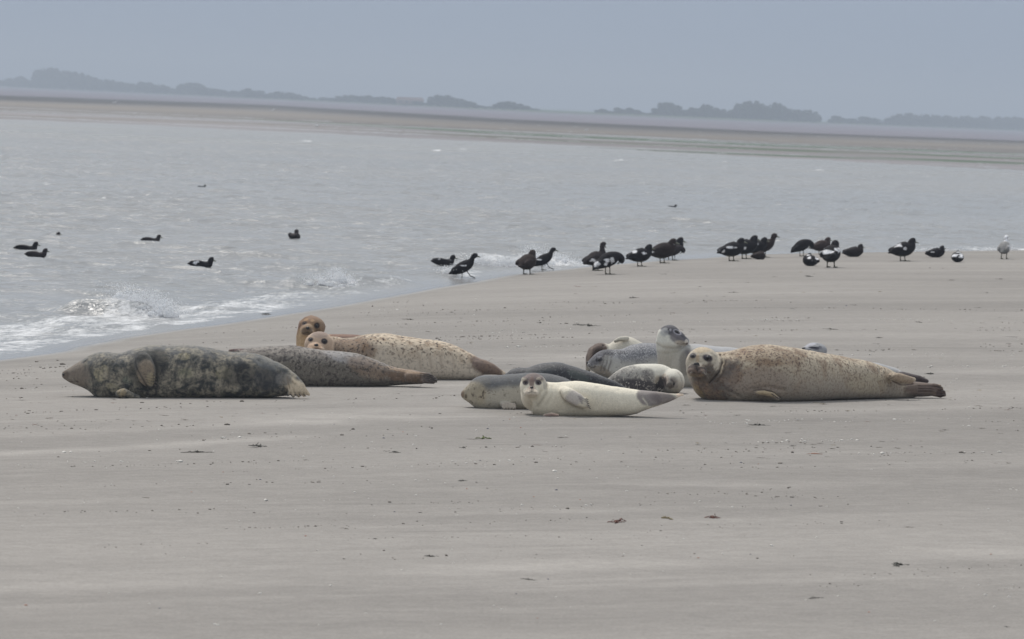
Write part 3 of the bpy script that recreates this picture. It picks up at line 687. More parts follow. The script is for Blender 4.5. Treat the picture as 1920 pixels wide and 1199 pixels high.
s.done(coat_material('cream_spotted_coat', c_(130, 106, 84), c_(60, 48, 44), (14, .44, .62), (40, .52, .62)), eyes=[(582.5, 637, 3.0), (608, 640.5, 3.7)], nose=(593, 647.5, 4.2, 3.2), whisk=[(585, 652, [(-12, 3)]), (602, 652, [(12, 4)])])

# D  ginger, head up ---------------------------------------------------------------
s = Seal((640, 692), 'ginger seal with its head up behind the cream spotted one, dark muzzle', yoff=.22)
s.ch([(583, 617, -.02, 26, .11), (580, 632, 0, 26, .12), (581, 650, .03, 27, .13), (590, 668, .08, 27, .15), (606, 672, .15, 24, .17)])
s.e(586, 614, -.03, 25, 20, .12).e(575, 619, -.14, 13, 11, .09, -15).e(571, 624, -.19, 7.5, 6, .04).e(582, 624, -.19, 7.5, 6, .04)
s.body([(590, 640, 690, .15), (605, 630, 692, .15), (620, 627, 693, .15), (645, 627, 693, .15), (680, 629, 693, .2), (720, 634, 693, .25), (760, 642, 692, .3), (800, 655, 691, .35), (830, 668, 690, .4), (850, 678, 689, .45)], f=1.0)
s.ch([(845, 684, .45, 7, .05), (875, 687, .5, 4, .03)])
s.build()
s.coat(c_(128, 96, 80), c_(164, 132, 100), pat=(.3, .3, 0), mid=.75)
s.spot(572, 645, 22, 30, c_(180, 152, 116), .95, 0, .3).spot(583, 603, 26, 12, c_(138, 110, 86), .9, 0, .3).spot(604, 622, 12, 26, c_(138, 114, 90), .8, -10, .3).spot(582, 612, 14, 8, c_(150, 126, 98), .6)
s.spot(575, 622, 11, 8, c_(92, 76, 62), .8, 0, .12).spot(571, 606.5, 5, 3.4, c_(60, 48, 52), .9, -15, .1, wob=.1).spot(594, 611, 5.2, 5.4, c_(48, 40, 44), .95, 25, .1, wob=.1).spot(596, 622, 5, 6, c_(96, 76, 52), .6)
s.spot(586, 602, 4, 3, c_(176, 144, 112), .7).spot(574, 600, 5, 3, c_(170, 134, 96), .7)
s.line([(640, 633), (660, 634), (680, 634)], 4, c_(104, 78, 68), .8)
s.line([(568, 626), (576, 624), (584, 627)], 1.2, c_(42, 34, 30), .8, .004)
s.done(coat_material('ginger_coat', c_(120, 94, 74), c_(104, 80, 64), (9, .52, .66), (30, .58, .68)), eyes=[(571, 606.5, 2.7), (594, 611, 3.4)], nose=(577, 615.5, 3.6, 3.2))

# E  grey above, cream below ---------------------------------------------------------
s = Seal((920, 767.5), 'seal with dark grey back and cream underside, pointed snout left, behind the white pup', yoff=.2)
s.body([(864.5, 737, 742, 0, 1.3), (867, 733, 746, 0, 1.3), (873, 727, 751), (879, 720, 755), (885, 713, 760), (892, 708, 765), (900, 705, 768.5), (912, 704, 769.5), (930, 704, 770), (950, 702.5, 770), (970, 700.5, 770), (991, 699, 769), (1014, 700, 768), (1037, 703, 767), (1061, 710, 765), (1080, 721, 761), (1095, 732, 757), (1110, 742, 753)], f=1.1)
s.ch([(943, 759, -.17, 6, .04), (952, 760, -.19, 7, .035), (961, 763, -.2, 5, .03)])
for k in range(5): s.ch([(944 + 5 * k, 759, -.2, 3.4, .022), (943 + 5.6 * k, 767, -.225, 2.7, .014)])
s.build()
s.coat(c_(98, 99, 101), c_(164, 157, 143), pat=(.2, .3, .25), patb=(0, .5, 0), mid=.66, soft=.13)
s.spot(900, 722, 20, 14, c_(110, 108, 104), .6, -30).spot(887, 740, 26, 24, c_(158, 146, 124), .8, 0, .3, pat=(.4, 1, 0)).spot(867, 739, 5, 6, c_(130, 108, 88), .9).spot(874, 743, 3, 4, c_(92, 80, 62), .8)
s.spot(955, 761, 20, 11, c_(160, 150, 138), 1, 0, .07, pat=(0, 0, 0), soft=.3)
for k in range(4): s.line([(948 + 5 * k, 756), (946.5 + 5.6 * k, 768)], 1.1, c_(105, 96, 96), .6, .002)
s.done(coat_material('two_tone_coat', c_(66, 66, 70), c_(84, 74, 62), (12, .5, .62), (34, .56, .64), fleck=(60, .58, .66, c_(150, 150, 148))),
       claws=[[(943 + 5.6 * k, 765, 942.6 + 5.6 * k, 770, .9) for k in range(5)]], whisk=[(870, 744, [(-2, 8), (4, 9)])])

# F  charcoal ----------------------------------------------------------------------
s = Seal((1060, 740), 'charcoal black seal with a humped back lying behind the white pup', yoff=.2)
s.body([(945, 702, 708), (950, 699, 722), (958, 693.5, 732), (972, 690, 739), (990, 690, 741), (1009, 683.5, 742), (1028, 680, 742), (1049, 680, 742), (1072, 686.5, 742), (1108, 698, 741), (1143, 711, 740), (1160, 719, 739), (1176, 729, 738), (1186, 736, 740)], f=1.05)
s.build()
s.coat(c_(64, 64, 69), c_(54, 54, 58), pat=(.4, .3, .6), mid=.6)
s.spot(1085, 705, 22, 8, c_(84, 92, 88), .6, 20).spot(1010, 700, 30, 9, c_(82, 86, 88), .5, -10)
s.done(coat_material('charcoal_coat', c_(46, 46, 54), c_(40, 40, 46), (14, .5, .62), (30, .55, .66), rough=.45, fleck=(60, .58, .66, c_(120, 122, 120))))

# G  white pup in front --------------------------------------------------------------
s = Seal((1060, 781), 'creamy white pup in front of all the others, face to camera, grey tail raised', yoff=.17)
s.body([(979, 712, 746, -.04), (986, 708, 758, -.03), (995, 710, 770), (1004, 712, 779), (1014, 714, 783), (1030, 716.5, 784), (1045, 717.5, 784), (1061, 716, 784), (1084, 715, 783), (1119, 719.5, 782), (1155, 725.5, 780.5), (1178, 729, 779), (1195, 731.5, 775), (1210, 733, 769), (1225, 734.5, 763.5), (1240, 736, 759, 0, .9), (1255, 738, 753.5, 0, .8), (1268, 738.5, 748, 0, .8), (1276, 739, 744, 0, .8)], f=1.05)
s.e(1000, 724.5, -.06, 25.5, 24.5, .115).e(996, 735, -.15, 15, 11, .08).e(990, 738, -.2, 7.5, 6.5, .045).e(1003, 738, -.2, 7.5, 6.5, .045).e(985, 712, -.1, 8, 6, .06).e(1012, 712, -.1, 8, 6, .06)
s.ch([(1058, 735, -.12, 11, .05), (1068, 741, -.18, 13, .035), (1082, 749, -.205, 12.5, .03), (1094, 757, -.21, 9, .022)])
for k in range(5): s.ch([(1090 + 1.2 * k, 747 + 3 * k, -.205, 4, .02), (1099 + 1.6 * k, 748 + 4.0 * k, -.20, 2.4, .013)])
s.ch([(1021, 779.5, -.2, 3, .03), (1034, 778, -.22, 4, .03), (1046, 779.5, -.22, 3, .025)])
s.ch([(1258, 744, .03, 5, .02), (1272, 741, .04, 3.4, .015), (1281, 740.5, .05, 2.4, .012)])
s.build(voxel=.0065)
s.coat(c_(206, 198, 180), c_(184, 174, 154), mid=.5, soft=.4, pat=(0, .12, 0))
s.spot(1000, 706, 22, 10, c_(112, 98, 96), .95, 0, .2, pat=(.2, .3, 0)).spot(997, 717, 4.5, 10, c_(126, 104, 96), .85, 0, .12).spot(1022, 716, 5, 14, c_(150, 142, 134), .6, 0, .2)
s.spot(983.5, 711, 4.5, 2.2, c_(186, 176, 154), .45, 0, .06).spot(1010, 711, 4.5, 2.2, c_(186, 176, 154), .45, 0, .06)
s.spot(985.5, 718, 5.5, 4.4, c_(84, 72, 78), .95, 0, .08, wob=.1).spot(1009.5, 718, 5.8, 4.6, c_(80, 70, 76), .95, 0, .08, wob=.1)
s.spot(997, 735, 14, 9, c_(176, 162, 146), .7).spot(997, 727, 8, 4, c_(160, 138, 124), .7, wob=.1)
s.line([(997, 729), (997, 735), (991, 737)], .9, c_(98, 86, 78), .7, .003).line([(997, 735), (1003, 737)], .9, c_(98, 86, 78), .7, .003)
s.line([(1026, 722), (1024, 738), (1015, 752), (1008, 762)], 3, c_(158, 150, 132), .6, .010).line([(1036, 724), (1034, 742), (1026, 758)], 3, c_(176, 168, 148), .4, .005)
for pts in ([(1050, 722), (1046, 745), (1052, 768)], [(1120, 728), (1124, 745), (1120, 762)], [(1160, 732), (1166, 750)]): s.line(pts, 5, None, 0, .007)
s.spot(1216, 745, 24, 16, c_(140, 132, 128), 1, 20, .4, soft=.2, pat=(.2, .3, 0)).spot(1245, 747, 26, 11, c_(120, 110, 108), .9, 12, .4, soft=.6, pat=(.2, .3, 0)).spot(1276, 741, 9, 4, c_(206, 186, 166), 1, 0, .1)
s.line([(1198, 733), (1206, 748), (1214, 758), (1208, 770)], 1.5, c_(205, 198, 180), .7, .004)
s.spot(1076, 747, 22, 14, c_(172, 164, 158), .85, -38, .07, wob=.15)
for k in range(4): s.line([(1084 + 2 * k, 744 + 4 * k), (1099 + 1.4 * k, 750.5 + 4 * k)], 1.1, c_(112, 102, 104), .85, .004)
s.line([(1050, 737), (1060, 752), (1075, 762), (1092, 768)], 2.6, c_(142, 134, 118), .6, .004)
s.spot(1034, 779, 16, 4, c_(148, 124, 114), .95, 0, .06)
s.done(coat_material('creamy_white_coat', c_(140, 130, 118), c_(110, 100, 92), (9, .55, .7), (18, .62, .70)), eyes=[(985.5, 718, 3.3), (1009.5, 718, 3.3)], nose=(997, 727, 3.6, 2.6),
       claws=[[(1098 + 1.5 * k, 748 + 4 * k, 1103 + 1.4 * k, 750.5 + 4.2 * k, .8) for k in range(5)]], whisk=[(989, 736, [(-10, 3), (-8, 6)]), (1004, 736, [(10, 3), (9, 6)])])

# H  cream, dark mottled side, sleeping head toward camera -----------------------------
s = Seal((1270, 739.5), 'cream seal with a dark mottled side asleep in front of the upright one', yoff=.22)
s.body([(1132, 716, 735), (1140, 709, 739), (1150, 700, 742), (1160, 693.5, 743), (1170, 688.5, 743), (1190, 684.5, 743), (1210, 683, 743), (1232, 682.5, 743), (1244, 684.5, 743), (1256, 690, 743), (1266, 698, 742), (1273, 706, 741)], f=.95)
s.e(1261, 716, -.05, 23, 24.5, .15).e(1257, 722, -.14, 11, 10, .07)
s.build()
s.coat(c_(194, 190, 178), c_(168, 162, 150), mid=.6, soft=.3)
s.spot(1180, 718, 44, 30, c_(118, 114, 112), .8, 0, .5, pat=(.6, .8, 1)).spot(1205, 728, 46, 16, c_(76, 72, 76), .85, 8, .5, pat=(.4, .6, .8)).spot(1185, 700, 22, 10, c_(170, 166, 158), .6).spot(1215, 702, 12, 12, c_(130, 126, 122), .6, 20, pat=(.4, .6, .8))
s.spot(1238, 720, 9, 15, c_(58, 54, 56), .95, 10, .2).spot(1231, 712, 4, 8, c_(160, 148, 130), .7, 25).spot(1245, 706, 4, 6, c_(172, 156, 140), .7, 20).spot(1251, 713, 3, 9, c_(176, 160, 146), .8, 0)
s.spot(1262, 717, 8, 9, c_(112, 104, 100), .7, 0, .2, soft=.9).spot(1255, 724, 7, 7, c_(86, 78, 72), .85).spot(1247, 716, 3.5, 10, c_(92, 78, 74), .8)
s.spot(1268, 724, 4, 6, c_(150, 144, 138), .8)
s.line([(1243, 708), (1247, 716), (1250, 726)], 1.5, c_(60, 54, 54), .8, .006).line([(1258, 712), (1264, 718), (1262, 727)], 1.5, c_(60, 54, 54), .8, .006).line([(1272, 700), (1278, 712), (1278, 728)], 2.5, c_(150, 145, 136), .6, .005)
s.done(coat_material('cream_mottled_coat', c_(70, 68, 70), c_(86, 82, 82), (13, .5, .6), (30, .52, .62), fleck=(48, .54, .62, c_(182, 176, 166))), nose=(1263.5, 720, 2.2, 2.8), whisk=[(1254, 726, [(-4, 8)])])

# I  grey flecked, profile left ---------------------------------------------------------
s = Seal((1210, 715), 'grey seal flecked with white, head low in profile, left of the upright seal', yoff=.24)
s.body([(1100, 680, 687), (1103, 676.5, 691), (1108, 671.5, 695), (1114, 666, 698), (1121, 661, 702), (1130, 657.5, 706), (1140, 656, 711), (1151, 656, 714), (1162, 655, 716), (1172, 652, 717), (1184, 647, 717), (1205, 643.5, 717), (1226, 644, 717), (1250, 648, 717), (1275, 656, 716), (1290, 668, 714)], f=1.0)
s.e(1105, 686, -.04, 5, 5, .04)
s.build(voxel=.0065)
s.coat(c_(114, 114, 119), c_(162, 160, 154), mid=.55, soft=.2, pat=(.2, .3, 1), patb=(.1, .6, .2))
s.spot(1122, 668, 24, 15, c_(94, 92, 98), .9, -20, .3, pat=(.1, .2, .2)).spot(1150, 661, 24, 6, c_(66, 66, 72), .8, 5).spot(1136, 680, 14, 14, c_(110, 106, 100), .7).spot(1150, 685, 22, 16, c_(166, 164, 158), .7, 30)
s.spot(1127, 697, 22, 9, c_(124, 110, 92), .7, 20).spot(1104, 684, 6, 6, c_(72, 66, 66), .9).spot(1113, 677, 6, 5, c_(108, 106, 108), .8).spot(1123, 675, 6.5, 4, c_(48, 44, 52), .95, -10, .1, wob=.1).spot(1124, 669.5, 5, 1.8, c_(140, 138, 142), .8, -10)
s.line([(1101, 690), (1108, 691), (1116, 688)], 1.2, c_(50, 42, 38), .9, .004)
for x in (1134, 1141, 1148): s.line([(x, 664), (x - 3, 680), (x - 8, 696)], 1.6, c_(88, 84, 82), .6, .006)
s.done(coat_material('flecked_grey_coat', c_(76, 76, 84), c_(74, 72, 76), (16, .5, .62), (26, .58, .64), fleck=(100, .47, .63, c_(168, 168, 170))), eyes=[(1123, 675, 3.4)], nose=(1101.5, 680.5, 2.2, 2.6), whisk=[(1106, 687, [(-5, 6), (3, 9)])])

# K  cream with brown curled end -----------------------------------------------------------
s = Seal((1170, 702), 'cream seal with a dark brown curled-over end, lying behind the white-flecked grey seal', yoff=.2)
s.body([(1126, 655, 700), (1134, 648, 702), (1144, 644, 703), (1152, 638, 704), (1159, 633.5, 704), (1168, 631, 704), (1180, 631.5, 704), (1190, 635, 704), (1199, 640.5, 704), (1215, 649, 704), (1235, 662, 703), (1250, 675, 702)], f=.9)
s.ch([(1136, 655, 0, 11, .1), (1124, 655, -.03, 12, .09), (1114, 661, -.05, 12.5, .08), (1108, 670, -.06, 10, .07), (1105, 682, -.06, 7, .05), (1103, 693, -.05, 5, .04)])
s.ch([(1175, 635, -.12, 5, .03), (1163, 636, -.14, 5, .025), (1154, 640, -.15, 3.5, .02)])
s.build()
s.coat(c_(180, 174, 161), c_(152, 144, 132), mid=.55, soft=.3, pat=(0, .15, 0))
s.spot(1116, 664, 22, 27, c_(110, 94, 86), 1, 30, .4, pat=(.3, .3, 0), soft=.25).spot(1120, 664, 8, 12, c_(70, 60, 56), .85, 30, .2).spot(1106, 665, 3, 14, c_(140, 124, 112), .7, 20, .2)
s.line([(1153, 642), (1160, 639), (1170, 640)], 1.4, c_(120, 110, 98), .8, .006).line([(1131, 648), (1127, 658), (1118, 670), (1112, 684)], 1.8, c_(52, 44, 42), .9, .012)
s.done(coat_material('cream_brown_coat', c_(90, 76, 68), c_(120, 108, 96), (12, .52, .64), (26, .60, .68)))

# J  upright head --------------------------------------------------------------------------
s = Seal((1290, 727), 'pale seal rearing its head high and looking right, dark grey cap over a white throat', yoff=.2)
s.ch([(1254, 632, -.04, 23, .105), (1253, 642, -.04, 24, .11), (1255, 655, -.02, 25, .12), (1258, 672, 0, 26.5, .14), (1263, 690, .02, 29, .16), (1270, 704, .04, 32, .19)])
s.e(1256, 628, -.04, 20, 19, .095).e(1270, 634, -.05, 17, 14, .08, 25).e(1281, 638, -.05, 10, 8.5, .055, 22).e(1286.5, 640, -.05, 6, 7, .04).e(1262, 643, -.05, 20, 12, .08, 8)
s.body([(1258, 660, 728), (1272, 650, 731), (1288, 645.5, 732), (1308, 645.5, 732), (1330, 648, 731), (1360, 651, 730, .1), (1390, 654, 730, .2), (1450, 657, 729, .45), (1520, 663, 728, .75), (1580, 670, 727, 1.0), (1620, 676, 726, 1.2), (1650, 681, 725, 1.3), (1675, 688.5, 723, 1.35), (1693, 697, 719, 1.35), (1705, 703, 714, 1.35)], f=.95)
s.ch([(1690, 706, 1.3, 10, .1), (1705, 708, 1.28, 8, .06), (1722, 711, 1.26, 7, .04), (1738, 715, 1.24, 4, .03)])
s.build(voxel=.0065)
s.coat(c_(158, 158, 160), c_(165, 161, 152), mid=.7, soft=.3, pat=(.1, .1, 0))
s.spot(1250, 640, 26, 30, c_(190, 188, 178), .95, 0, .5).spot(1260, 690, 34, 40, c_(160, 154, 142), .8, 0, .5)
s.spot(1262, 619, 26, 12, c_(90, 88, 94), 1, 24, .4, soft=.35).spot(1277, 629, 16, 10, c_(84, 82, 88), .95, 35, .3).spot(1270, 636, 16, 9, c_(116, 112, 116), .85, 30, .2).spot(1246, 622, 8, 9, c_(150, 150, 150), .7)
s.spot(1277, 644, 13, 5, c_(178, 168, 154), .85, 8, .15).spot(1287, 641, 4, 5, c_(196, 188, 178), .8).spot(1288, 645, 2.5, 3, c_(90, 78, 74), .8)
s.spot(1270, 623, 8.5, 4.5, c_(160, 158, 166), .8, 22, .1, wob=.1).spot(1270, 622.8, 5.8, 2.8, c_(44, 40, 46), 1, 22, .1, wob=.05).spot(1254, 618, 2, 2.2, c_(60, 56, 62), .95, wob=.05).spot(1257, 619, 2, 3, c_(176, 174, 178), .6)
s.spot(1288, 680, 14, 26, c_(104, 98, 92), .6, 10, .3)  # shadow right of the neck, painted into the coat
s.line([(1290, 645), (1280, 646), (1270, 645)], 1.1, c_(96, 80, 70), .85, .004).line([(1232, 645), (1245, 652), (1262, 654), (1280, 652)], 3.2, c_(150, 145, 134), .5, .008).line([(1233, 660), (1250, 664), (1270, 660)], 2.6, c_(150, 146, 134), .5, .006)
s.line([(1288, 660), (1292, 668), (1290, 680)], 5, c_(90, 84, 92), .6)  # more painted shadow where neck meets body
s.spot(1715, 709, 32, 8, c_(74, 62, 62), 1, 15, .5, soft=.3)
s.done(coat_material('pale_grey_coat', c_(130, 130, 138), c_(120, 116, 118), (10, .52, .66), (30, .60, .7)), eyes=[(1270.3, 622.8, 3)], nose=(1290, 634.8, 2.4, 2.8), whisk=[(1280, 642, [(-10, 9), (-14, 7), (-7, 11)])])

# M  little head behind L ---------------------------------------------------------------------
s = Seal((1580, 712), 'small pale grey head of a sleeping seal above the back of the big tan one', yoff=.2)
s.e(1528, 658, -.05, 23, 15, .11).e(1514, 657, -.08, 11, 8, .07, 10)
s.ch([(1530, 668, 0, 18, .11), (1546, 686, .05, 18, .14)])
s.body([(1530, 668, 704), (1545, 674, 708), (1562, 679, 711), (1590, 682, 712), (1620, 684, 712), (1645, 694, 711), (1662, 703, 710)], f=1.0)
s.build()
s.coat(c_(146, 146, 149), c_(160, 158, 152), pat=(.4, .5, 0))
s.spot(1527, 653, 9, 2.6, c_(62, 60, 74), .9, 8, .1).spot(1507, 654, 4, 3, c_(64, 60, 70), .9).spot(1520, 647, 10, 3, c_(172, 172, 182), .6, -15).spot(1538, 651, 3, 3, c_(100, 100, 112), .7)
s.line([(1517, 652), (1526, 653), (1535, 652)], 1.2, c_(50, 48, 60), .9, .005).line([(1506, 657), (1514, 658), (1520, 656)], 1, c_(90, 86, 92), .8, .003)
s.done(coat_material('small_grey_coat', c_(106, 106, 112), c_(92, 92, 98), (18, .5, .62), (34, .55, .65)), nose=(1506, 653.5, 2.4, 2))

# L  big tan, right ------------------------------------------------------------------------------
s = Seal((1400, 753), 'big tan seal with brown blotches stretched out at the right, round face, creased neck', yoff=.24)
s.body([(1287, 674, 698), (1290, 668, 708), (1296, 664, 722), (1304, 662, 736), (1313, 661, 745), (1324, 660, 752), (1335, 660, 755), (1350, 660, 755.5), (1369, 658, 755.5), (1382, 655, 755), (1404, 649.5, 755), (1433, 646.5, 754.5), (1461, 648, 754, .05), (1507, 655, 752, .2), (1558, 664, 750, .42), (1590, 669.5, 749, .55), (1625, 677, 748, .7), (1650, 685, 748, .8), (1672, 695, 747.5, .9), (1690, 706, 747, .98), (1710, 714, 747, 1.04)], f=1.08)
s.e(1317, 682, -.1, 32.5, 31, .135).e(1307, 694, -.21, 19, 14, .09).e(1298, 698, -.26, 9.5, 8.5, .055).e(1315, 700, -.27, 10.5, 9, .055).e(1298, 670, -.17, 8, 6, .06).e(1327, 671, -.18, 9, 7, .06)
s.ch([(1672, 706, .62, 8, .05), (1690, 710, .66, 9.5, .05), (1706, 713, .72, 7, .04), (1714, 712, .76, 4, .03)])
s.ch([(1690, 728, .95, 18, .12), (1715, 730, 1.0, 15.5, .09), (1738, 731, 1.04, 14, .06), (1752, 731, 1.06, 12, .045)])
for k, (x, y) in enumerate([(1762, 724), (1766, 729), (1770, 736), (1771, 741), (1764, 743)]): s.ch([(1750, 723 + 4 * k, 1.04, 5, .03), (x, y, 1.04, 3.6, .02)])
s.ch([(1418, 737, -.3, 4, .03), (1434, 737, -.31, 5, .03), (1448, 741, -.31, 5, .028), (1458, 748, -.3, 4, .025)])
s.build(voxel=.007)
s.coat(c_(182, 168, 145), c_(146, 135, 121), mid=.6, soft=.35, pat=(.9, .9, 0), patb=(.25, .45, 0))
s.spot(1317, 678, 36, 32, c_(176, 166, 149), 1, 0, .5, pat=(.05, .25, 0)).spot(1316, 656, 18, 6, c_(184, 165, 136), .7)
s.spot(1332, 722, 40, 27, c_(92, 84, 76), .9, 50, .5, pat=(.9, 1, 0), wob=.9).spot(1372, 700, 22, 34, c_(112, 103, 94), .8, 15, .5, pat=(.9, 1, 0), wob=.9).spot(1368, 705, 16, 22, c_(92, 88, 86), .8, 15, .4, pat=(.4, .6, 0)).spot(1308, 735, 10, 16, c_(140, 118, 74), .7, -35)
s.spot(1440, 668, 70, 18, c_(158, 138, 116), .6, 5, .5, pat=(1, 1, 0)).spot(1420, 715, 60, 26, c_(142, 128, 116), .6).spot(1630, 720, 60, 20, c_(160, 148, 124), .5)
s.spot(1299, 667, 6.5, 5.4, c_(54, 52, 66), .97, 0, .12, wob=.1).spot(1327, 671.5, 9.5, 6.6, c_(50, 48, 62), .97, 20, .12, wob=.15).spot(1330, 681, 4, 7, c_(110, 100, 96), .6).spot(1302, 688, 3.5, 9, c_(150, 136, 110), .5)
s.spot(1300, 693, 11, 10, c_(70, 60, 60), .92, 0, .12).spot(1315, 697, 12, 9, c_(66, 60, 64), .92, 12, .12).spot(1306, 684, 7, 5.5, c_(48, 44, 52), .95, wob=.1).spot(1306, 705, 16, 4, c_(120, 104, 76), .8, 0, .15)
s.spot(1308, 673, 3, 10, c_(176, 150, 116), .6)
s.line([(1296, 698), (1303, 700), (1311, 702), (1321, 700)], 1.5, c_(40, 34, 32), .95, .006).line([(1306, 688), (1308, 698)], 1.2, c_(44, 38, 38), .9, .004)
s.line([(1350, 664), (1354, 680), (1348, 698), (1338, 710), (1330, 718)], 2.2, c_(62, 50, 42), .9, .018).line([(1358, 664), (1361, 680), (1356, 700), (1344, 716)], 2, c_(80, 66, 56), .7, .010).line([(1343, 690), (1336, 702), (1330, 712)], 1.6, c_(90, 78, 64), .5, .005)
s.line([(1354, 664), (1357.5, 680), (1352, 698)], 1.2, c_(196, 178, 146), .6)
for pts in ([(1395, 655), (1388, 680), (1392, 705)], [(1412, 730), (1440, 726), (1470, 732)], [(1650, 690), (1646, 712), (1652, 734)], [(1672, 700), (1668, 722)], [(1345, 715), (1362, 732), (1385, 744)], [(1372, 664), (1374, 690), (1366, 716)]): s.line(pts, 4, None, 0, .012)
s.spot(1735, 731, 40, 18, c_(112, 97, 88), 1, 8, .5, pat=(.2, .3, 0), soft=.3).spot(1694, 710, 22, 10, c_(150, 130, 108), .85, 12, .3, pat=(.2, .4, 0)).spot(1764, 738, 10, 8, c_(74, 60, 62), .9, 0, .3)
s.line([(1668, 706), (1676, 716), (1690, 722), (1712, 720)], 2.4, c_(70, 54, 46), .85, .010)
for k in range(3): s.line([(1722, 724 + 5 * k), (1745, 724 + 5 * k), (1766, 727 + 6 * k)], 1.4, c_(58, 40, 40), .8, .006)
s.spot(1440, 738, 22, 6, c_(168, 150, 118), .9, 8, .08, wob=.2).line([(1412, 733), (1430, 731), (1446, 735), (1462, 746)], 1.8, c_(88, 72, 60), .8, .004)
s.done(coat_material('tan_blotched_coat', c_(132, 110, 90), c_(88, 72, 64), (8, .42, .66), (50, .50, .62)), eyes=[(1299, 667, 4.0), (1327, 671.5, 5.0)], nose=(1306, 683.5, 5.4, 4.2),
       claws=[[(1446 + 4 * k, 739 + 2.4 * k, 1452 + 4 * k, 742 + 2.6 * k, .9) for k in range(4)], [(1760, 726, 1768, 726, 1), (1765, 733, 1773, 734, 1), (1766, 740, 1774, 741, 1)]], whisk=[(1298, 697, [(-10, 5), (-8, 9)]), (1318, 698, [(12, 6), (10, 10)])])

# ------------------------------------------------------------------ eider ducks
M_bill = simple('bill_horn', (.16, .17, .13), .5, .4, 60, .2)
def feather_material():
    m, nt, b = mat_new('feathers'); L = nt.links.new
    tc = nn(nt, 'ShaderNodeTexCoord'); c = nn(nt, 'ShaderNodeAttribute', attribute_name='coat')
    no = nn(nt, 'ShaderNodeTexNoise'); no.inputs['Scale'].default_value = 38; no.inputs['Detail'].default_value = 4; no.inputs['Roughness'].default_value = .7; L(tc.outputs['Object'], no.inputs['Vector'])
    mr = nn(nt, 'ShaderNodeMapRange'); mr.inputs['From Min'].default_value = .3; mr.inputs['From Max'].default_value = .7; mr.inputs['To Min'].default_value = .6; mr.inputs['To Max'].default_value = 1.5; L(no.outputs['Fac'], mr.inputs[0])
    s = nn(nt, 'ShaderNodeVectorMath', operation='SCALE'); L(c.outputs['Color'], s.inputs[0]); L(mr.outputs[0], s.inputs['Scale']); L(s.outputs[0], b.inputs['Base Color'])
    b.inputs['Roughness'].default_value = .8; b.inputs['Specular IOR Level'].default_value = .12; return m
M_feather = feather_material()
# spine stations (x forward, z up, half width y, half height) in metres, tail first
POSE = {
 'stand': dict(sp=[(-.27, .155, .012, .008), (-.22, .17, .045, .022), (-.15, .19, .075, .055), (-.05, .215, .098, .085), (.05, .245, .095, .09), (.12, .285, .07, .07), (.155, .325, .044, .044), (.168, .36, .036, .036), (.18, .395, .036, .038), (.205, .405, .033, .034), (.228, .40, .024, .022)],
               bill=(.228, .40, .29, .378), legs=[(.0, .15), (.0, .15)], h=.44),
 'rest': dict(sp=[(-.26, .15, .012, .008), (-.21, .165, .045, .022), (-.14, .185, .08, .06), (-.04, .205, .105, .092), (.06, .23, .102, .098), (.12, .265, .08, .08), (.14, .30, .055, .06), (.15, .33, .043, .046), (.17, .345, .04, .042), (.195, .342, .03, .028)],
              bill=(.195, .338, .255, .318), legs=[(.0, .13), (.0, .13)], h=.385),
 'walk': dict(sp=[(-.26, .11, .012, .01), (-.21, .13, .045, .028), (-.13, .165, .075, .058), (-.03, .215, .095, .082), (.06, .265, .088, .08), (.12, .315, .058, .06), (.145, .36, .036, .038), (.16, .40, .032, .033), (.185, .425, .034, .035), (.212, .43, .03, .03), (.232, .424, .022, .02)],
              bill=(.232, .424, .295, .402), legs=[(-.01, .15), (.04, .17)], h=.46, lift=True),
 'preen': dict(sp=[(-.24, .10, .012, .01), (-.20, .13, .05, .03), (-.12, .18, .085, .065), (-.02, .235, .10, .09), (.07, .275, .09, .085), (.13, .30, .065, .06), (.175, .295, .045, .045), (.20, .265, .04, .04), (.20, .235, .034, .034), (.185, .21, .026, .024)],
               bill=(.185, .21, .14, .19), legs=[(.0, .13), (.0, .13)], h=.355),
 'headup': dict(sp=[(-.22, .13, .012, .01), (-.18, .15, .05, .03), (-.11, .18, .08, .065), (-.02, .21, .10, .09), (.06, .245, .088, .085), (.105, .29, .055, .06), (.11, .34, .036, .038), (.105, .385, .028, .03), (.11, .425, .028, .028), (.135, .435, .026, .024), (.152, .42, .022, .02)],
                bill=(.155, .42, .17, .37), legs=[(.0, .13), (.0, .13)], h=.46),
 'sit': dict(sp=[(-.26, .07, .012, .01), (-.21, .075, .05, .028), (-.13, .085, .09, .065), (-.03, .095, .115, .088), (.07, .11, .11, .095), (.13, .14, .08, .08), (.145, .175, .055, .055), (.15, .205, .044, .044), (.168, .215, .04, .04), (.19, .21, .028, .026)],
             bill=(.19, .207, .245, .19), legs=[], h=.255),
 'tucked': dict(sp=[(-.25, .065, .012, .01), (-.20, .075, .05, .028), (-.12, .09, .095, .068), (-.02, .10, .118, .09), (.08, .105, .112, .092), (.14, .10, .08, .075), (.17, .10, .03, .03)],
                bill=(.04, .20, -.03, .185), head=(.07, .205, .052, .04), legs=[], h=.24),
 'swim': dict(sp=[(-.27, .05, .012, .008), (-.22, .045, .05, .022), (-.14, .035, .085, .045), (-.03, .03, .105, .055), (.08, .03, .10, .055), (.14, .05, .062, .05), (.155, .085, .038, .04), (.165, .115, .036, .038), (.185, .13, .035, .037), (.21, .125, .028, .026)],
              bill=(.21, .122, .265, .10), legs=[], h=.165),
}
DARK = lin(28, 26, 30, .8); BRN = lin(56, 46, 45, .85); MID = lin(46, 41, 43, .85); WHT = lin(225, 225, 228, .95)
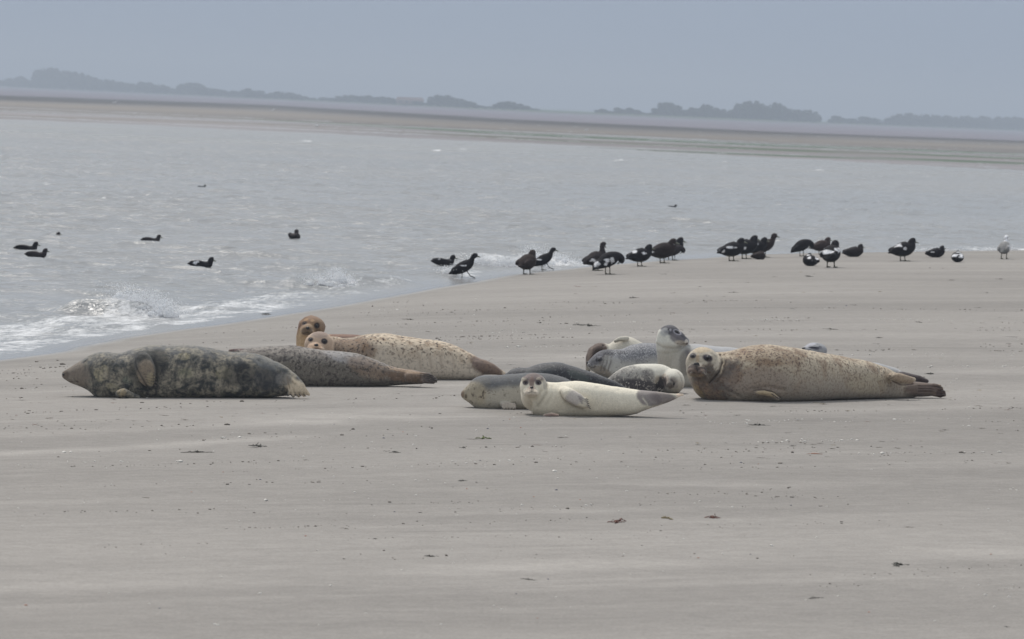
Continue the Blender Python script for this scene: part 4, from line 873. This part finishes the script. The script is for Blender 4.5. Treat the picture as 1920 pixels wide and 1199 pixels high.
def duck(px, foot, pose, yaw, hpx, coat, patches, label, name='eider_duck', group=None, cat='duck', zlift=0.0):
    swim = pose == 'swim'
    g = on_sea(px, foot)
    if swim: g[2] = float(sea_z(np.array([[g[0]]]), np.array([[g[1]]]))[0][0, 0]) + .008
    if not swim:
        g2 = sand_hit(px, foot)
        g = g2 if g2[2] > HW - .02 else g - np.array([0, 0, .02])
    k = F / g[1]; p = POSE[pose]; sc = hpx / k / (p['h'] - (.02 if p['legs'] else 0))
    bag = Bag(); q = catmull(p['sp'], 5); m = 20; V = []; Fc = []
    q[:, 2] *= 1.1; q[:, 3] *= 1.14; q[:, 0] = np.where(q[:, 0] < 0, q[:, 0] * .88, q[:, 0]); hd = sstep(len(q) * .62, len(q) * .8, np.arange(len(q))); q[:, 2] *= 1 + .16 * hd; q[:, 3] *= 1 + .16 * hd
    drop = .035 if p['legs'] else 0
    q[:, 1] -= drop * (q[:, 1] < .6)
    tan = np.gradient(q[:, :2], axis=0); tan /= np.linalg.norm(tan, axis=1)[:, None] + 1e-9
    for i, a in enumerate(q):
        nx, nz = -tan[i][1], tan[i][0]
        for j in range(m):
            t = 6.28318 * j / m; V.append((a[0] + nx * a[3] * math.sin(t), a[2] * math.cos(t), a[1] + nz * a[3] * math.sin(t)))
    N = len(q)
    for i in range(N - 1):
        for j in range(m): Fc.append((i * m + j, i * m + (j + 1) % m, (i + 1) * m + (j + 1) % m, (i + 1) * m + j))
    V.append((q[0][0], 0, q[0][1])); V.append((q[-1][0], 0, q[-1][1]))
    for j in range(m): Fc.append((N * m, (j + 1) % m, j)); Fc.append((N * m + 1, (N - 1) * m + j, (N - 1) * m + (j + 1) % m))
    bag.add(V, Fc)
    def ell(c, r_, rot=0):
        a = math.cos(rot), math.sin(rot); v = IV2 * np.array(r_); v = np.stack([v[:, 0] * a[0] - v[:, 2] * a[1], v[:, 1], v[:, 0] * a[1] + v[:, 2] * a[0]], -1); bag.add(v + np.array(c), IF2)
    mid = np.array(p['sp'][3], float); mid[1] -= drop; w = mid[2]
    for sd in (-1, 1):                                   # folded wings as a low ridge over the flank
        a0, a1 = p['sp'][1], p['sp'][4]
        ell(((a0[0] + a1[0]) / 2 + .01, sd * w * .72, (a0[1] + a1[1]) / 2 + .022 - drop), (.15, w * .38, .05), math.atan2(a1[1] - a0[1], a1[0] - a0[0]))
    if 'head' in p: h = p['head']; ell((h[0], 0, h[1]), (h[2], .038, h[3]))
    for n_, (lx, lz) in enumerate(p['legs']):
        y = (-1) ** n_ * .042; lx = lx + (0 if p.get('lift') else (.045 * n_ - .02)); lifted = p.get('lift') and n_ == 1
        ft = np.array((lx + (.09 if lifted else .01), y, .05 if lifted else .004)); tp = np.array((lx, y, lz))
        for t in np.linspace(0, 1, 22): ell(tp + (ft - tp) * t, (.0105,) * 3)
        toe = np.array((.07, 0, -.025 if lifted else 0.0))
        for t in np.linspace(0, 1, 6): ell(ft + toe * t + np.array((0, 0, .004)), (.016, .012 + .022 * t, .008))
    V, Fc, Nn = fuse(bag, .0085, 3)
    V0 = V.copy(); col = np.repeat(np.asarray(coat)[None], len(V), 0)
    nz = fbm(V0[:, 0] * 22, V0[:, 2] * 45 + V0[:, 1] * 25, 3, int(px)) - .5
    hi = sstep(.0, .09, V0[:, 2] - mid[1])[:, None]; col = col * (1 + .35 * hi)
    for (x, y, z, rx, ry, rz, cc) in patches:
        z -= drop
        for sd in ((-1, 1) if y else (1,)):
            d = np.sqrt(((V0[:, 0] - x) / rx) ** 2 + ((V0[:, 1] - sd * y) / ry) ** 2 + ((V0[:, 2] - z) / rz) ** 2) + nz * 1.7
            t = (1 - sstep(.75, 1.1, d))[:, None]; col = col * (1 - t) + np.asarray(cc) * t
    if p['legs']:
        t = sstep(.095, .075, V0[:, 2])[:, None] * (np.abs(V0[:, 0] - .03) < .12)[:, None]; col = col * (1 - t) + lin(96, 92, 78, .9) * t
    o = empty(name, g + np.array([0, 0, zlift])); o.rotation_euler.z = R(yaw); o.scale = (sc, sc, sc); tag(o, label, cat, group)
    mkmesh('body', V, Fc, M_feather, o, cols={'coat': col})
    x0, z0, x1, z1 = p['bill']; V = []; z0 -= drop; z1 -= drop
    for t, ry, rz in ((0, .021, .021), (.35, .016, .014), (.75, .015, .008), (1, .009, .004)):
        for j in range(10): a = .6283 * j; V.append((x0 - .012 + (x1 - x0 + .012) * t, ry * math.cos(a), z0 + (z1 - z0) * t + rz * math.sin(a)))
    mkmesh('bill', V, [(i * 10 + j, i * 10 + (j + 1) % 10, (i + 1) * 10 + (j + 1) % 10, (i + 1) * 10 + j) for i in range(3) for j in range(10)] + [tuple(range(9, -1, -1)), tuple(range(30, 40))], M_bill, o)
    return o
def fl(z, x=-.04, rx=.06, rz=.03, y=.085, ry=.06): return (x, y, z, rx, ry, rz, WHT)   # white flank patch
def back(z, x=-.02, rx=.07, ry=.05, rz=.05): return (x, .05, z, rx, ry, rz, WHT)
GS = 'eider ducks swimming off the beach'; GB = 'eider ducks standing and resting at the water line'
D = duck
D(49, 469, 'swim', 0, 17, DARK, [], 'black duck swimming right, upper one of the pair at the far left', group=GS)
D(68, 482, 'swim', 0, 16, MID, [(-.06, 0, .08, .06, .06, .03, BRN)], 'brownish duck swimming right, lower one of the pair at the far left', group=GS)
D(97, 438, 'swim', 10, 12, DARK, [], 'small dark duck half hidden by a wave, above the pair at the far left', group=GS, zlift=-.085)
D(283, 455, 'swim', 0, 14, MID, [], 'grey-brown duck swimming alone above the breaking wave at left', group=GS)
D(377, 499, 'swim', 0, 18, DARK, [fl(.07, -.09, .05, .035)], 'swimming duck with a white patch on its wing', group=GS)
D(552, 447, 'swim', 80, 15, MID, [], 'lone duck swimming away, seen from behind', group=GS)
D(378, 351, 'swim', 20, 6, DARK, [], 'tiny far duck on the open water at left, beyond the small whitecaps', group=GS)
D(1260, 389, 'swim', 20, 7, DARK, [], 'tiny far duck on the open water above the row of ducks on the beach', group=GS)
D(831, 499, 'swim', 10, 17, DARK, [(-.1, .05, .07, .05, .05, .03, WHT), (.13, .02, .07, .03, .04, .03, WHT)], 'duck in the surf just behind the walking duck', group=GS, zlift=.02)
D(867, 521, 'walk', 5, 50, DARK, [fl(.26, -.02, .06, .012, .09, .04)], 'black duck walking right out of the surf with one leg lifted', group=GB)
D(987, 515, 'rest', 62, 47, BRN * .75, [], 'dark brown duck standing turned away, in front of the foam', group=GB)
D(1017, 507, 'walk', 8, 44, DARK, [fl(.23, -.08, .05, .014)], 'black duck leaning forward beside the foam, right of the dark brown one', group=GB)
D(1115, 508, 'headup', 25, 56, MID, [fl(.20, -.08, .05, .03)], 'duck with neck stretched up and bill pointing down, behind the preening white-patched duck', group=GB)
D(1138, 515, 'preen', 12, 44, DARK * 1.2, [(-.04, .08, .22, .045, .06, .05, WHT), (-.17, .05, .17, .05, .06, .05, WHT), (.04, .08, .25, .03, .05, .05, WHT * .8)], 'preening duck with large white patches, bent forward on the sand', group=GB)
D(1198, 500, 'rest', 14, 43, DARK, [back(.27, -.1, .05, .05, .03), fl(.25, .04, .05, .02)], 'black duck with white marks standing alone, head pulled in', group=GB)
D(1262, 489, 'preen', 4, 30, MID, [], 'duck bending low, mostly hidden behind the two close ducks', group=GB)
D(1256, 488, 'rest', 10, 44, DARK, [], 'duck standing behind the brown-backed one, only its head and breast showing', group=GB)
D(1240, 494, 'rest', 8, 48, BRN * .6, [fl(.19, -.16, .04, .02), (.16, .02, .31, .02, .04, .015, WHT * .8)], 'brown-backed duck in front of two others, small white mark on its tail side', group=GB)
D(1370, 490, 'rest', 16, 45, DARK, [fl(.245, -.03, .07, .016), (-.16, .06, .19, .03, .05, .025, WHT)], 'duck with a white wing bar, leftmost of the tight flock', group=GB)
D(1394, 486, 'rest', 10, 46, DARK, [fl(.20, -.03, .05, .02)], 'black duck standing just behind the left of the tight flock', group=GB)
D(1416, 484, 'rest', 20, 40, DARK, [back(.25, -.05, .08, .06, .06), (.12, 0, .30, .05, .05, .02, WHT * .7)], 'white-backed duck in the middle of the tight flock', group=GB)
D(1430, 483, 'stand', 14, 47, BRN * .65, [fl(.26, -.05, .06, .02)], 'brown-breasted duck with its head held high at the right of the tight flock', group=GB)
D(1422, 487, 'tucked', 5, 17, BRN * .6, [], 'duck lying flat at the feet of the tight flock', group=GB)
D(1502, 481, 'preen', 15, 33, DARK, [], 'black duck preening its breast, left of the small brown one', group=GB)
D(1538, 478, 'rest', 20, 34, BRN, [], 'small brown duck standing between two darker ones', group=GB)
D(1520, 499, 'tucked', 110, 24, DARK, [(-.1, .07, .14, .07, .04, .05, WHT), (.03, .05, .19, .05, .03, .04, WHT * .8)], 'sitting duck with white streaks on its back, left of the white-shouldered one', group=GB)
D(1557, 502, 'rest', 68, 52, DARK, [(.02, .08, .26, .1, .05, .035, WHT), (-.14, 0, .24, .05, .09, .03, WHT)], 'standing duck seen from behind with white shoulders', group=GB)
D(1599, 482, 'sit', 12, 24, MID * .8, [], 'dark duck sitting alone between the white-shouldered one and the big standing one', group=GB)
D(1691, 490, 'rest', 14, 45, DARK, [back(.27, -.08, .06, .05, .035), fl(.23, .03, .05, .025)], 'big dark duck with white marks standing alone in the right part of the beach', group=GB)
D(1753, 483, 'sit', 8, 22, DARK * 1.1, [fl(.12, -.09, .06, .02)], 'dark duck sitting beside the white-backed one', group=GB)
D(1795, 492, 'tucked', 85, 22, DARK, [(-.10, .06, .14, .12, .07, .045, WHT), (0, .0, .20, .05, .05, .03, WHT)], 'sitting duck with a bright white back seen from behind', group=GB)
D(1882, 486, 'stand', 75, 45, lin(128, 127, 127, .9), [(.17, 0, .37, .10, .09, .13, WHT * 1.1), (.12, 0, .31, .06, .08, .05, WHT), (-.02, .09, .24, .09, .03, .05, WHT * .8)], 'mottled grey bird with a white head and neck at the right edge of the beach', group=GB, name='white_headed_duck')
GG = 'white gulls resting on the far mud flats'
M_gull = simple('gull_feathers', (.75, .75, .74), .7, .2, 20, .15)
def gull(px, py, hp, label):
    g = sand_hit(px, py); g = g if g[2] > HW else on_sea(px, py)
    bag = Bag(); bag.add(IV2 * np.array((.22, .09, .09)) + np.array((0, 0, .2)), IF2); bag.add(IV2 * np.array((.055, .05, .055)) + np.array((.2, 0, .33)), IF2)
    bag.add(IV2 * np.array((.09, .05, .07)) + np.array((.15, 0, .26)), IF2); bag.add(IV2 * np.array((.14, .04, .03)) + np.array((-.22, 0, .21)), IF2)
    for y in (-.03, .03): bag.add(IV1 * np.array((.014, .014, .08)) + np.array((0, y, .08)), IF1)
    bag.add(IV1 * np.array((.05, .015, .015)) + np.array((.26, 0, .32)), IF1)
    V, Fc, _n = fuse(bag, .02, 2); sc = hp / (F / g[1]) / .39
    o = empty('gull', g); o.scale = (sc,) * 3; tag(o, label, 'gull', GG); mkmesh('body', V, Fc, M_gull, o)
gull(215, 196, 6, 'tiny white gull on the far flat, leftmost of four')
gull(512, 209, 5, 'tiny white gull on the dark edge of the far flat left of centre')
gull(594, 240, 7, 'white gull beside the green strip of the far flat')
gull(1099, 247, 5, 'tiny white gull on the far flat, rightmost of four')

# ------------------------------------------------------------------ litter of the tide on the beach
def sand_pt(px, py):
    return sand_hit(px, py)
M_weed = simple('seaweed_dark', (.045, .043, .035), .6, .3, 30, .5); M_weedg = simple('seaweed_green', (.10, .13, .03), .6, .3, 30, .4)
M_weedr = simple('seaweed_red', (.14, .05, .035), .6, .3, 30, .4); M_weedy = simple('weed_ochre', (.24, .19, .09), .7, .3, 30, .4)
M_shell = simple('shell_white', (.70, .67, .62), .5, .4, 40, .2); M_shellb = simple('shell_blue', (.06, .065, .11), .4, .5, 40, .3); M_shellr = simple('shell_reddish', (.42, .22, .16), .5, .4, 40, .3)
def weed_mesh(seed, spread=1.0, fr=9):
    r = np.random.default_rng(seed); V = []; Fc = []
    for _ in range(fr):                              # each frond: a wavy ribbon with thickness lying on the others
        a = r.uniform(0, 6.283); p = np.array([r.normal() * .25, r.normal() * .25, .06]); w_ = r.uniform(.05, .11); L0 = len(V); n = 7
        for i in range(n):
            a += r.uniform(-.6, .6); p = p + np.array([math.cos(a) * .17 * spread, math.sin(a) * .17, 0]); z = .05 + abs(r.normal()) * .16 * (1 - i / n)
            nx, ny = -math.sin(a) * w_ * (1 - .6 * abs(i / n - .4)), math.cos(a) * w_ * (1 - .6 * abs(i / n - .4))
            V += [(p[0] + nx, p[1] + ny, z), (p[0] - nx, p[1] - ny, z + r.uniform(-.03, .05)), (p[0] + nx, p[1] + ny, z - .04), (p[0] - nx, p[1] - ny, z - .04)]
        for i in range(n - 1):
            b = L0 + 4 * i
            Fc += [(b, b + 4, b + 5, b + 1), (b + 2, b + 3, b + 7, b + 6), (b, b + 2, b + 6, b + 4), (b + 1, b + 5, b + 7, b + 3)]
    bag = Bag(); bag.add(V, Fc); q = IV1 * np.array((.28, .22, .12)) * (1 + .3 * r.normal(size=(len(IV1), 1)))
    bag.add(q + np.array((0, 0, .06)), IF1); return np.concatenate(bag.v), bag.f
def shell_mesh(lng=1.0):
    V = []; Fc = []; n = 9; m = 11                  # a ribbed, domed valve with a hinge
    for i in range(n):
        t = i / (n - 1)
        for j in range(m):
            a = -1.25 + 2.5 * j / (m - 1); rr = t * (.5 + .02 * math.cos(a * 22)); x = rr * math.sin(a) * lng; y = rr * math.cos(a) - .25
            z = .26 * math.sin(math.pi * min(t * .85 + .08, 1)) * math.cos(a * .9) + .012 * math.cos(a * 22) * t
            V.append((x, y, z + .02))
    nb = len(V); V += [(x, y, z - .035) for x, y, z in V]
    for i in range(n - 1):
        for j in range(m - 1):
            a = i * m + j; Fc += [(a, a + 1, a + m + 1, a + m), (nb + a, nb + a + m, nb + a + m + 1, nb + a + 1)]
    for j in range(m - 1): a = (n - 1) * m + j; Fc.append((a, a + 1, nb + a + 1, nb + a))
    for i in range(n - 1):
        a = i * m; Fc.append((a, a + m, nb + a + m, nb + a)); a = i * m + m - 1; Fc.append((a + m, a, nb + a, nb + a + m))
    return V, Fc
def mesh_only(name, VF, mat):
    me = bpy.data.meshes.new(name); me.from_pydata([tuple(v) for v in VF[0]], [], [tuple(int(q) for q in f) for f in VF[1]]); me.materials.append(mat)
    me.polygons.foreach_set('use_smooth', [True] * len(me.polygons)); return me
WM = {c: [mesh_only('seaweed_scrap', weed_mesh(i * 7 + j, 1 + .5 * i), m) for i in range(4)] for j, (c, m) in enumerate((('d', M_weed), ('c', simple('damp_cast', (.15, .132, .115), .9, .1, 20, .3)), ('g', M_weedg), ('r', M_weedr), ('y', M_weedy)))}
SM = {c: mesh_only('shell', shell_mesh(1 if c != 'z' else 3.2), m) for c, m in (('w', M_shell), ('b', M_shellb), ('r', M_shellr), ('z', M_shellr))}
def put(me, px, py, wpx, name, label, cat, group, flat=1.0, rot=None):
    g = sand_pt(px, py); k = F / g[1]
    o = bpy.data.objects.new(name, me); C.objects.link(o); o.location = g; s = wpx / k
    o.scale = (s, s * flat, s * .8); o.rotation_euler = (random.uniform(-.1, .1), random.uniform(-.1, .1), random.uniform(0, 6.28) if rot is None else rot)
    if name == 'shell': o.rotation_euler = (random.uniform(.25, .6), 0, random.uniform(-.5, .5)); o.location.z += s * .06
    tag(o, label, cat, group); return o
GW = 'scraps of seaweed on the sand'; GH = 'small shells scattered on the sand'
for (px, py, w_, c, lab) in [
    (1157, 980, 16, 'r', 'red-brown lump of weed on the foreground sand, left of two similar ones'), (1337, 972, 14, 'r', 'flat brown lump of weed, rightmost of three in the foreground'),
    (1252, 973, 13, 'y', 'ochre tuft of weed between the two red-brown lumps'), (808, 1044, 18, 'd', 'dark arched scrap of weed low in the foreground'),
    (988, 1087, 14, 'd', 'dark green-black scrap lowest near the middle foreground'), (703, 1011, 9, 'd', 'small round dark scrap above the arched one'),
    (905, 823, 24, 'g', 'bright green strand of weed in front of the grey-backed seal'), (498, 590, 17, 'd', 'dark scrap on the wet sand near the surf'),
    (868, 840, 12, 'd', 'dark flat scrap just under the green strand'), (740, 849, 18, 'd', 'long dark scrap left of the green strand'),
    (868, 902, 12, 'd', 'round dark pair of scraps in the middle foreground'), (1690, 1060, 30, 'd', 'long low dark streak of weed at the right of the foreground'),
    (1527, 1122, 13, 'd', 'grey-green scrap near the bottom right'), (1888, 1176, 9, 'd', 'blue-black lump in the bottom right corner'),
    (1485, 837, 10, 'd', 'small upright dark scrap in front of the big tan seal'), (1423, 798, 18, 'd', 'dark heap of worm cast in front of the big tan seal'),
    (1515, 476 + 43, 14, 'd', 'dark scrap on the sand below the sitting ducks'), (1104, 612, 22, 'd', 'long dark scrap on the sand left of the upright seal'),
    (1012, 606, 9, 'd', 'dark scrap behind the charcoal seal'), (770, 600, 10, 'd', 'dark scrap behind the cream spotted seal'),
    (1648, 634, 12, 'd', 'dark scrap behind the tail of the big tan seal'), (1725, 605, 9, 'd', 'upper dark scrap at the right, far behind the big tan seal'),
    (1558, 618, 12, 'd', 'dark scrap above the sleeping grey head'), (1745, 702, 18, 'd', 'dark scrap right behind the tail of the big tan seal'),
    (1376, 549, 9, 'd', 'dark crumb on the far sand under the tight flock'), (1187, 559, 12, 'd', 'dark flat scrap on the far sand left of centre'),
    (486, 838, 26, 'd', 'long thin dark strand in front of the speckled seal'), (371, 849, 20, 'd', 'thin dark strand in the left foreground')]:
    put(random.choice(WM[c]), px, py, w_ * (.72 if c in 'ry' else .58), 'seaweed_scrap', lab, 'seaweed', GW, .9).scale.z *= (2.2 if c in 'ry' else 1.3)
put(SM['z'], 1527, 852, 11, 'razor_shell', 'long pinkish razor shell in front of the big tan seal', 'shell', GH, .5, .1)
put(SM['w'], 1040, 885, 13, 'shell', 'broad white shell in front of the white pup', 'shell', GH)
LW = 'small dark scrap of weed lying on the sand'
rs = random.Random(11)
def clear(px, py):
    g = sand_pt(px, py); return g[1] < 140 and near_d(g[0], g[1]) > .8
bands = [(20, 530, 788, 14, 26), (1150, 1900, 742, 34, 40), (1300, 1910, 800, 40, 40), (0, 1920, 870, 130, 34), (600, 1900, 690, 90, 30), (700, 1900, 600, 70, 46), (900, 1900, 540, 40, 30), (960, 1900, 850, 30, 24), (20, 330, 752, 8, 8)]
n = 0
for x0, x1, y, dy, cnt in bands:
    for _ in range(cnt):
        px, py = rs.uniform(x0, x1), y + rs.uniform(-dy, dy)
        if not clear(px, py): continue
        sz = rs.choice([2.2, 3, 3.5, 4.5, 6, 7]) * .8
        q = rs.choice('ccccdry' if py > 760 else 'ccddddry'); o = put(rs.choice(WM[q]), px, py, sz * (1.2 if q == 'c' else .9), 'seaweed_scrap', LW, 'seaweed', GW, rs.uniform(.6, 1.4)); o.scale.z *= .6
LS = 'tiny white shell lying on the sand'; LB = 'tiny blue-black mussel shell lying on the sand'; LR = 'tiny reddish shell lying on the sand'
for _ in range(215):
    py = 560 + 620 * rs.random() ** 1.1; px = rs.uniform(10, 1910)
    if rs.random() < .35: px = rs.gauss(900, 260); py = rs.gauss(850, 70)
    if not clear(px, py) or py > 1190: continue
    c = rs.choice('wwwwwwwwbr'); put(SM[c], px, py, rs.choice([3.5, 4, 4.5, 5, 6.5]) * (.7 + .7 * (py - 540) / 600), 'shell', {'w': LS, 'b': LB, 'r': LR}[c], 'shell', GH)

# crumbs of sand, worm casts and broken shell: nobody could count these
def crumbs(name, n, mat, label, size, seed, lumps=True):
    r = np.random.default_rng(seed); V = []; Fc = []; tot = 0
    P_ = []
    while len(P_) < n:
        if r.random() < .68:
            # strings of casts lying in lines across the beach
            cx, cy = r.uniform(-8, 9), 24 + 40 * r.random() ** 1.3; a = R(r.uniform(20, 44)); L_ = r.uniform(.3, 2.0); q = int(r.uniform(6, 34))
            t = r.normal(size=q) * L_ * .5; s_ = r.normal(size=q) * .06
            P_ += list(zip(cx + t * math.cos(a) - s_ * math.sin(a), cy + t * math.sin(a) + s_ * math.cos(a)))
        else: P_ += [(r.uniform(-9, 10), 22 + 70 * r.random())]
    P_ = np.array(P_[:n]); P_ = P_[(np.abs(P_[:, 0]) < P_[:, 1] * .115 + .8)]
    d = shore_d(P_[:, 0], P_[:, 1]); P_ = P_[d > .8]; z = ground_z(P_[:, 0], P_[:, 1])
    tot = []; fc = []
    for i, (x, y) in enumerate(P_):
        s_ = size * math.exp(r.normal() * .45) * (.55 + .45 * min(max((y - 24) / 14, 0), 1)); v = IV0 * np.array((s_ * r.uniform(.8, 1.8), s_ * r.uniform(.8, 1.6), s_ * .7)) * (1 + .25 * r.normal(size=(len(IV0), 1)))
        tot.append(v + np.array((x, y, z[i] + s_ * .2))); fc.append(IF0 + i * len(IV0))
    o = mkmesh(name, np.concatenate(tot), np.concatenate(fc), mat); tag(o, label, 'debris', None, 'stuff'); return o
IV0, IF0 = icos(1)
crumbs('sand_crumbs', 5200, simple('cast_sand', (.20, .18, .16), .9, .1, 20, .3), 'dark crumbs of worm casts and weed strewn in lines over the sand', .0044, 3)
crumbs('shell_grit', 1300, M_shell, 'fine white shell grit strewn over the sand', .005, 4)

# ------------------------------------------------------------------ spray thrown up by the breakers
M_spray, _nt, _b = mat_new('spray'); _b.inputs['Base Color'].default_value = (.86, .87, .88, 1); _b.inputs['Roughness'].default_value = .5
_tr = nn(_nt, 'ShaderNodeBsdfTranslucent'); _tr.inputs[0].default_value = (.92, .93, .95, 1); _mx = nn(_nt, 'ShaderNodeMixShader'); _mx.inputs[0].default_value = .65
_nt.links.new(_b.outputs[0], _mx.inputs[1]); _nt.links.new(_tr.outputs[0], _mx.inputs[2]); _nt.links.new(_mx.outputs[0], _nt.nodes['Material Output'].inputs[0])
def foam_heap(bag, r, px, base, sx_, hgt):
    b = on_sea(px, base); k = F / b[1]; n = int(34 + sx_ * 1.6)
    for _ in range(n):
        x = r.normal() * sx_ * .8 / k; h = hgt * .6 / k * math.exp(-(x * k / sx_) ** 2) * r.random(); y = r.normal() * .14 + .05
        s_ = r.uniform(.018, .05); bag.add(IV2 * np.array((s_ * 1.3, s_, s_ * .9)) * (1 + .2 * r.normal(size=(len(IV2), 1))) + np.array((b[0] + x, b[1] + y, HW + .02 + h)), IF2)
def spray(name, label, parts, seed):
    bag = Bag(); rr = np.random.default_rng(seed + 50)
    for (px, py, base, sx_, hgt, cnt, lean) in parts: foam_heap(bag, rr, px, base, sx_, hgt)
    HV, HF, _q = fuse(bag, .018, 1)
    r = np.random.default_rng(seed); tot = []; fc = []; n = 0
    for (px, py, base, sx_, hgt, cnt, lean) in parts:
        b = on_sea(px, base); k = F / b[1]
        for _ in range(int(cnt * 1.5)):
            t = r.random() ** 1.3; h = hgt / k * t * 1.0; x = r.normal() * sx_ / k * (1 - .45 * t) + lean / k * t; y = r.normal() * .25 + .1
            s_ = (.0055 * (1 - .6 * t) + .0016) * math.exp(r.normal() * .35)
            v = IV0 * s_ * np.array((1.2, 1, .9)); tot.append(v + np.array((b[0] + x, b[1] + y, HW + .03 + h + abs(r.normal()) * .02))); fc.append(IF0 + n * len(IV0)); n += 1
    off = n * len(IV0); tri = np.array([(f[0], f[1], f[2]) for f in HF] + [(f[0], f[2], f[3]) for f in HF if len(f) == 4]); tot.append(HV); fc.append(tri + off)
    o = mkmesh(name, np.concatenate(tot), np.concatenate(fc), M_spray); tag(o, label, 'spray', None, 'stuff')
spray('sea_spray', 'white spray thrown up by the breaking wave at the left', [(252, 570, 584, 16, 44, 420, -22), (280, 570, 592, 22, 40, 900, -4), (304, 575, 595, 18, 26, 600, 6), (230, 560, 582, 24, 46, 130, -26)], 5)
spray('sea_spray', 'white spray of the small breaker left of the walking duck', [(632, 520, 537, 16, 30, 600, -4), (600, 525, 538, 22, 18, 260, 0), (655, 525, 536, 10, 14, 160, 0)], 6)
spray('sea_spray', 'white surf behind the walking and standing ducks', [(900, 480, 500, 26, 18, 420, 0), (950, 480, 500, 30, 12, 380, 0), (1003, 465, 498, 22, 34, 520, -4), (1045, 480, 497, 22, 18, 380, 0), (842, 505, 518, 14, 14, 220, 0)], 7)
spray('sea_spray', 'low white surf at the right end of the beach', [(1890, 462, 473, 16, 10, 160, 0), (1770, 466, 474, 30, 5, 120, 0)], 8)

# ------------------------------------------------------------------ sea air
def haze_box():
    V, Fc = boxm(-3500, 3500, -60, 7000, HW - 2.2, 45)
    m = bpy.data.materials.new('haze'); m.use_nodes = True; nt = m.node_tree; nt.nodes.clear()
    o_ = nn(nt, 'ShaderNodeOutputMaterial'); v = nn(nt, 'ShaderNodeVolumePrincipled'); v.inputs['Color'].default_value = (.72, .81, .945, 1); v.inputs['Density'].default_value = .00052
    v.inputs['Anisotropy'].default_value = .2
    nt.links.new(v.outputs[0], o_.inputs['Volume'])
    o = mkmesh('haze', V, Fc, m, smooth=False); tag(o, 'pale sea haze over the water and the far shore', 'haze', None, 'stuff'); o.data.update()
haze_box()
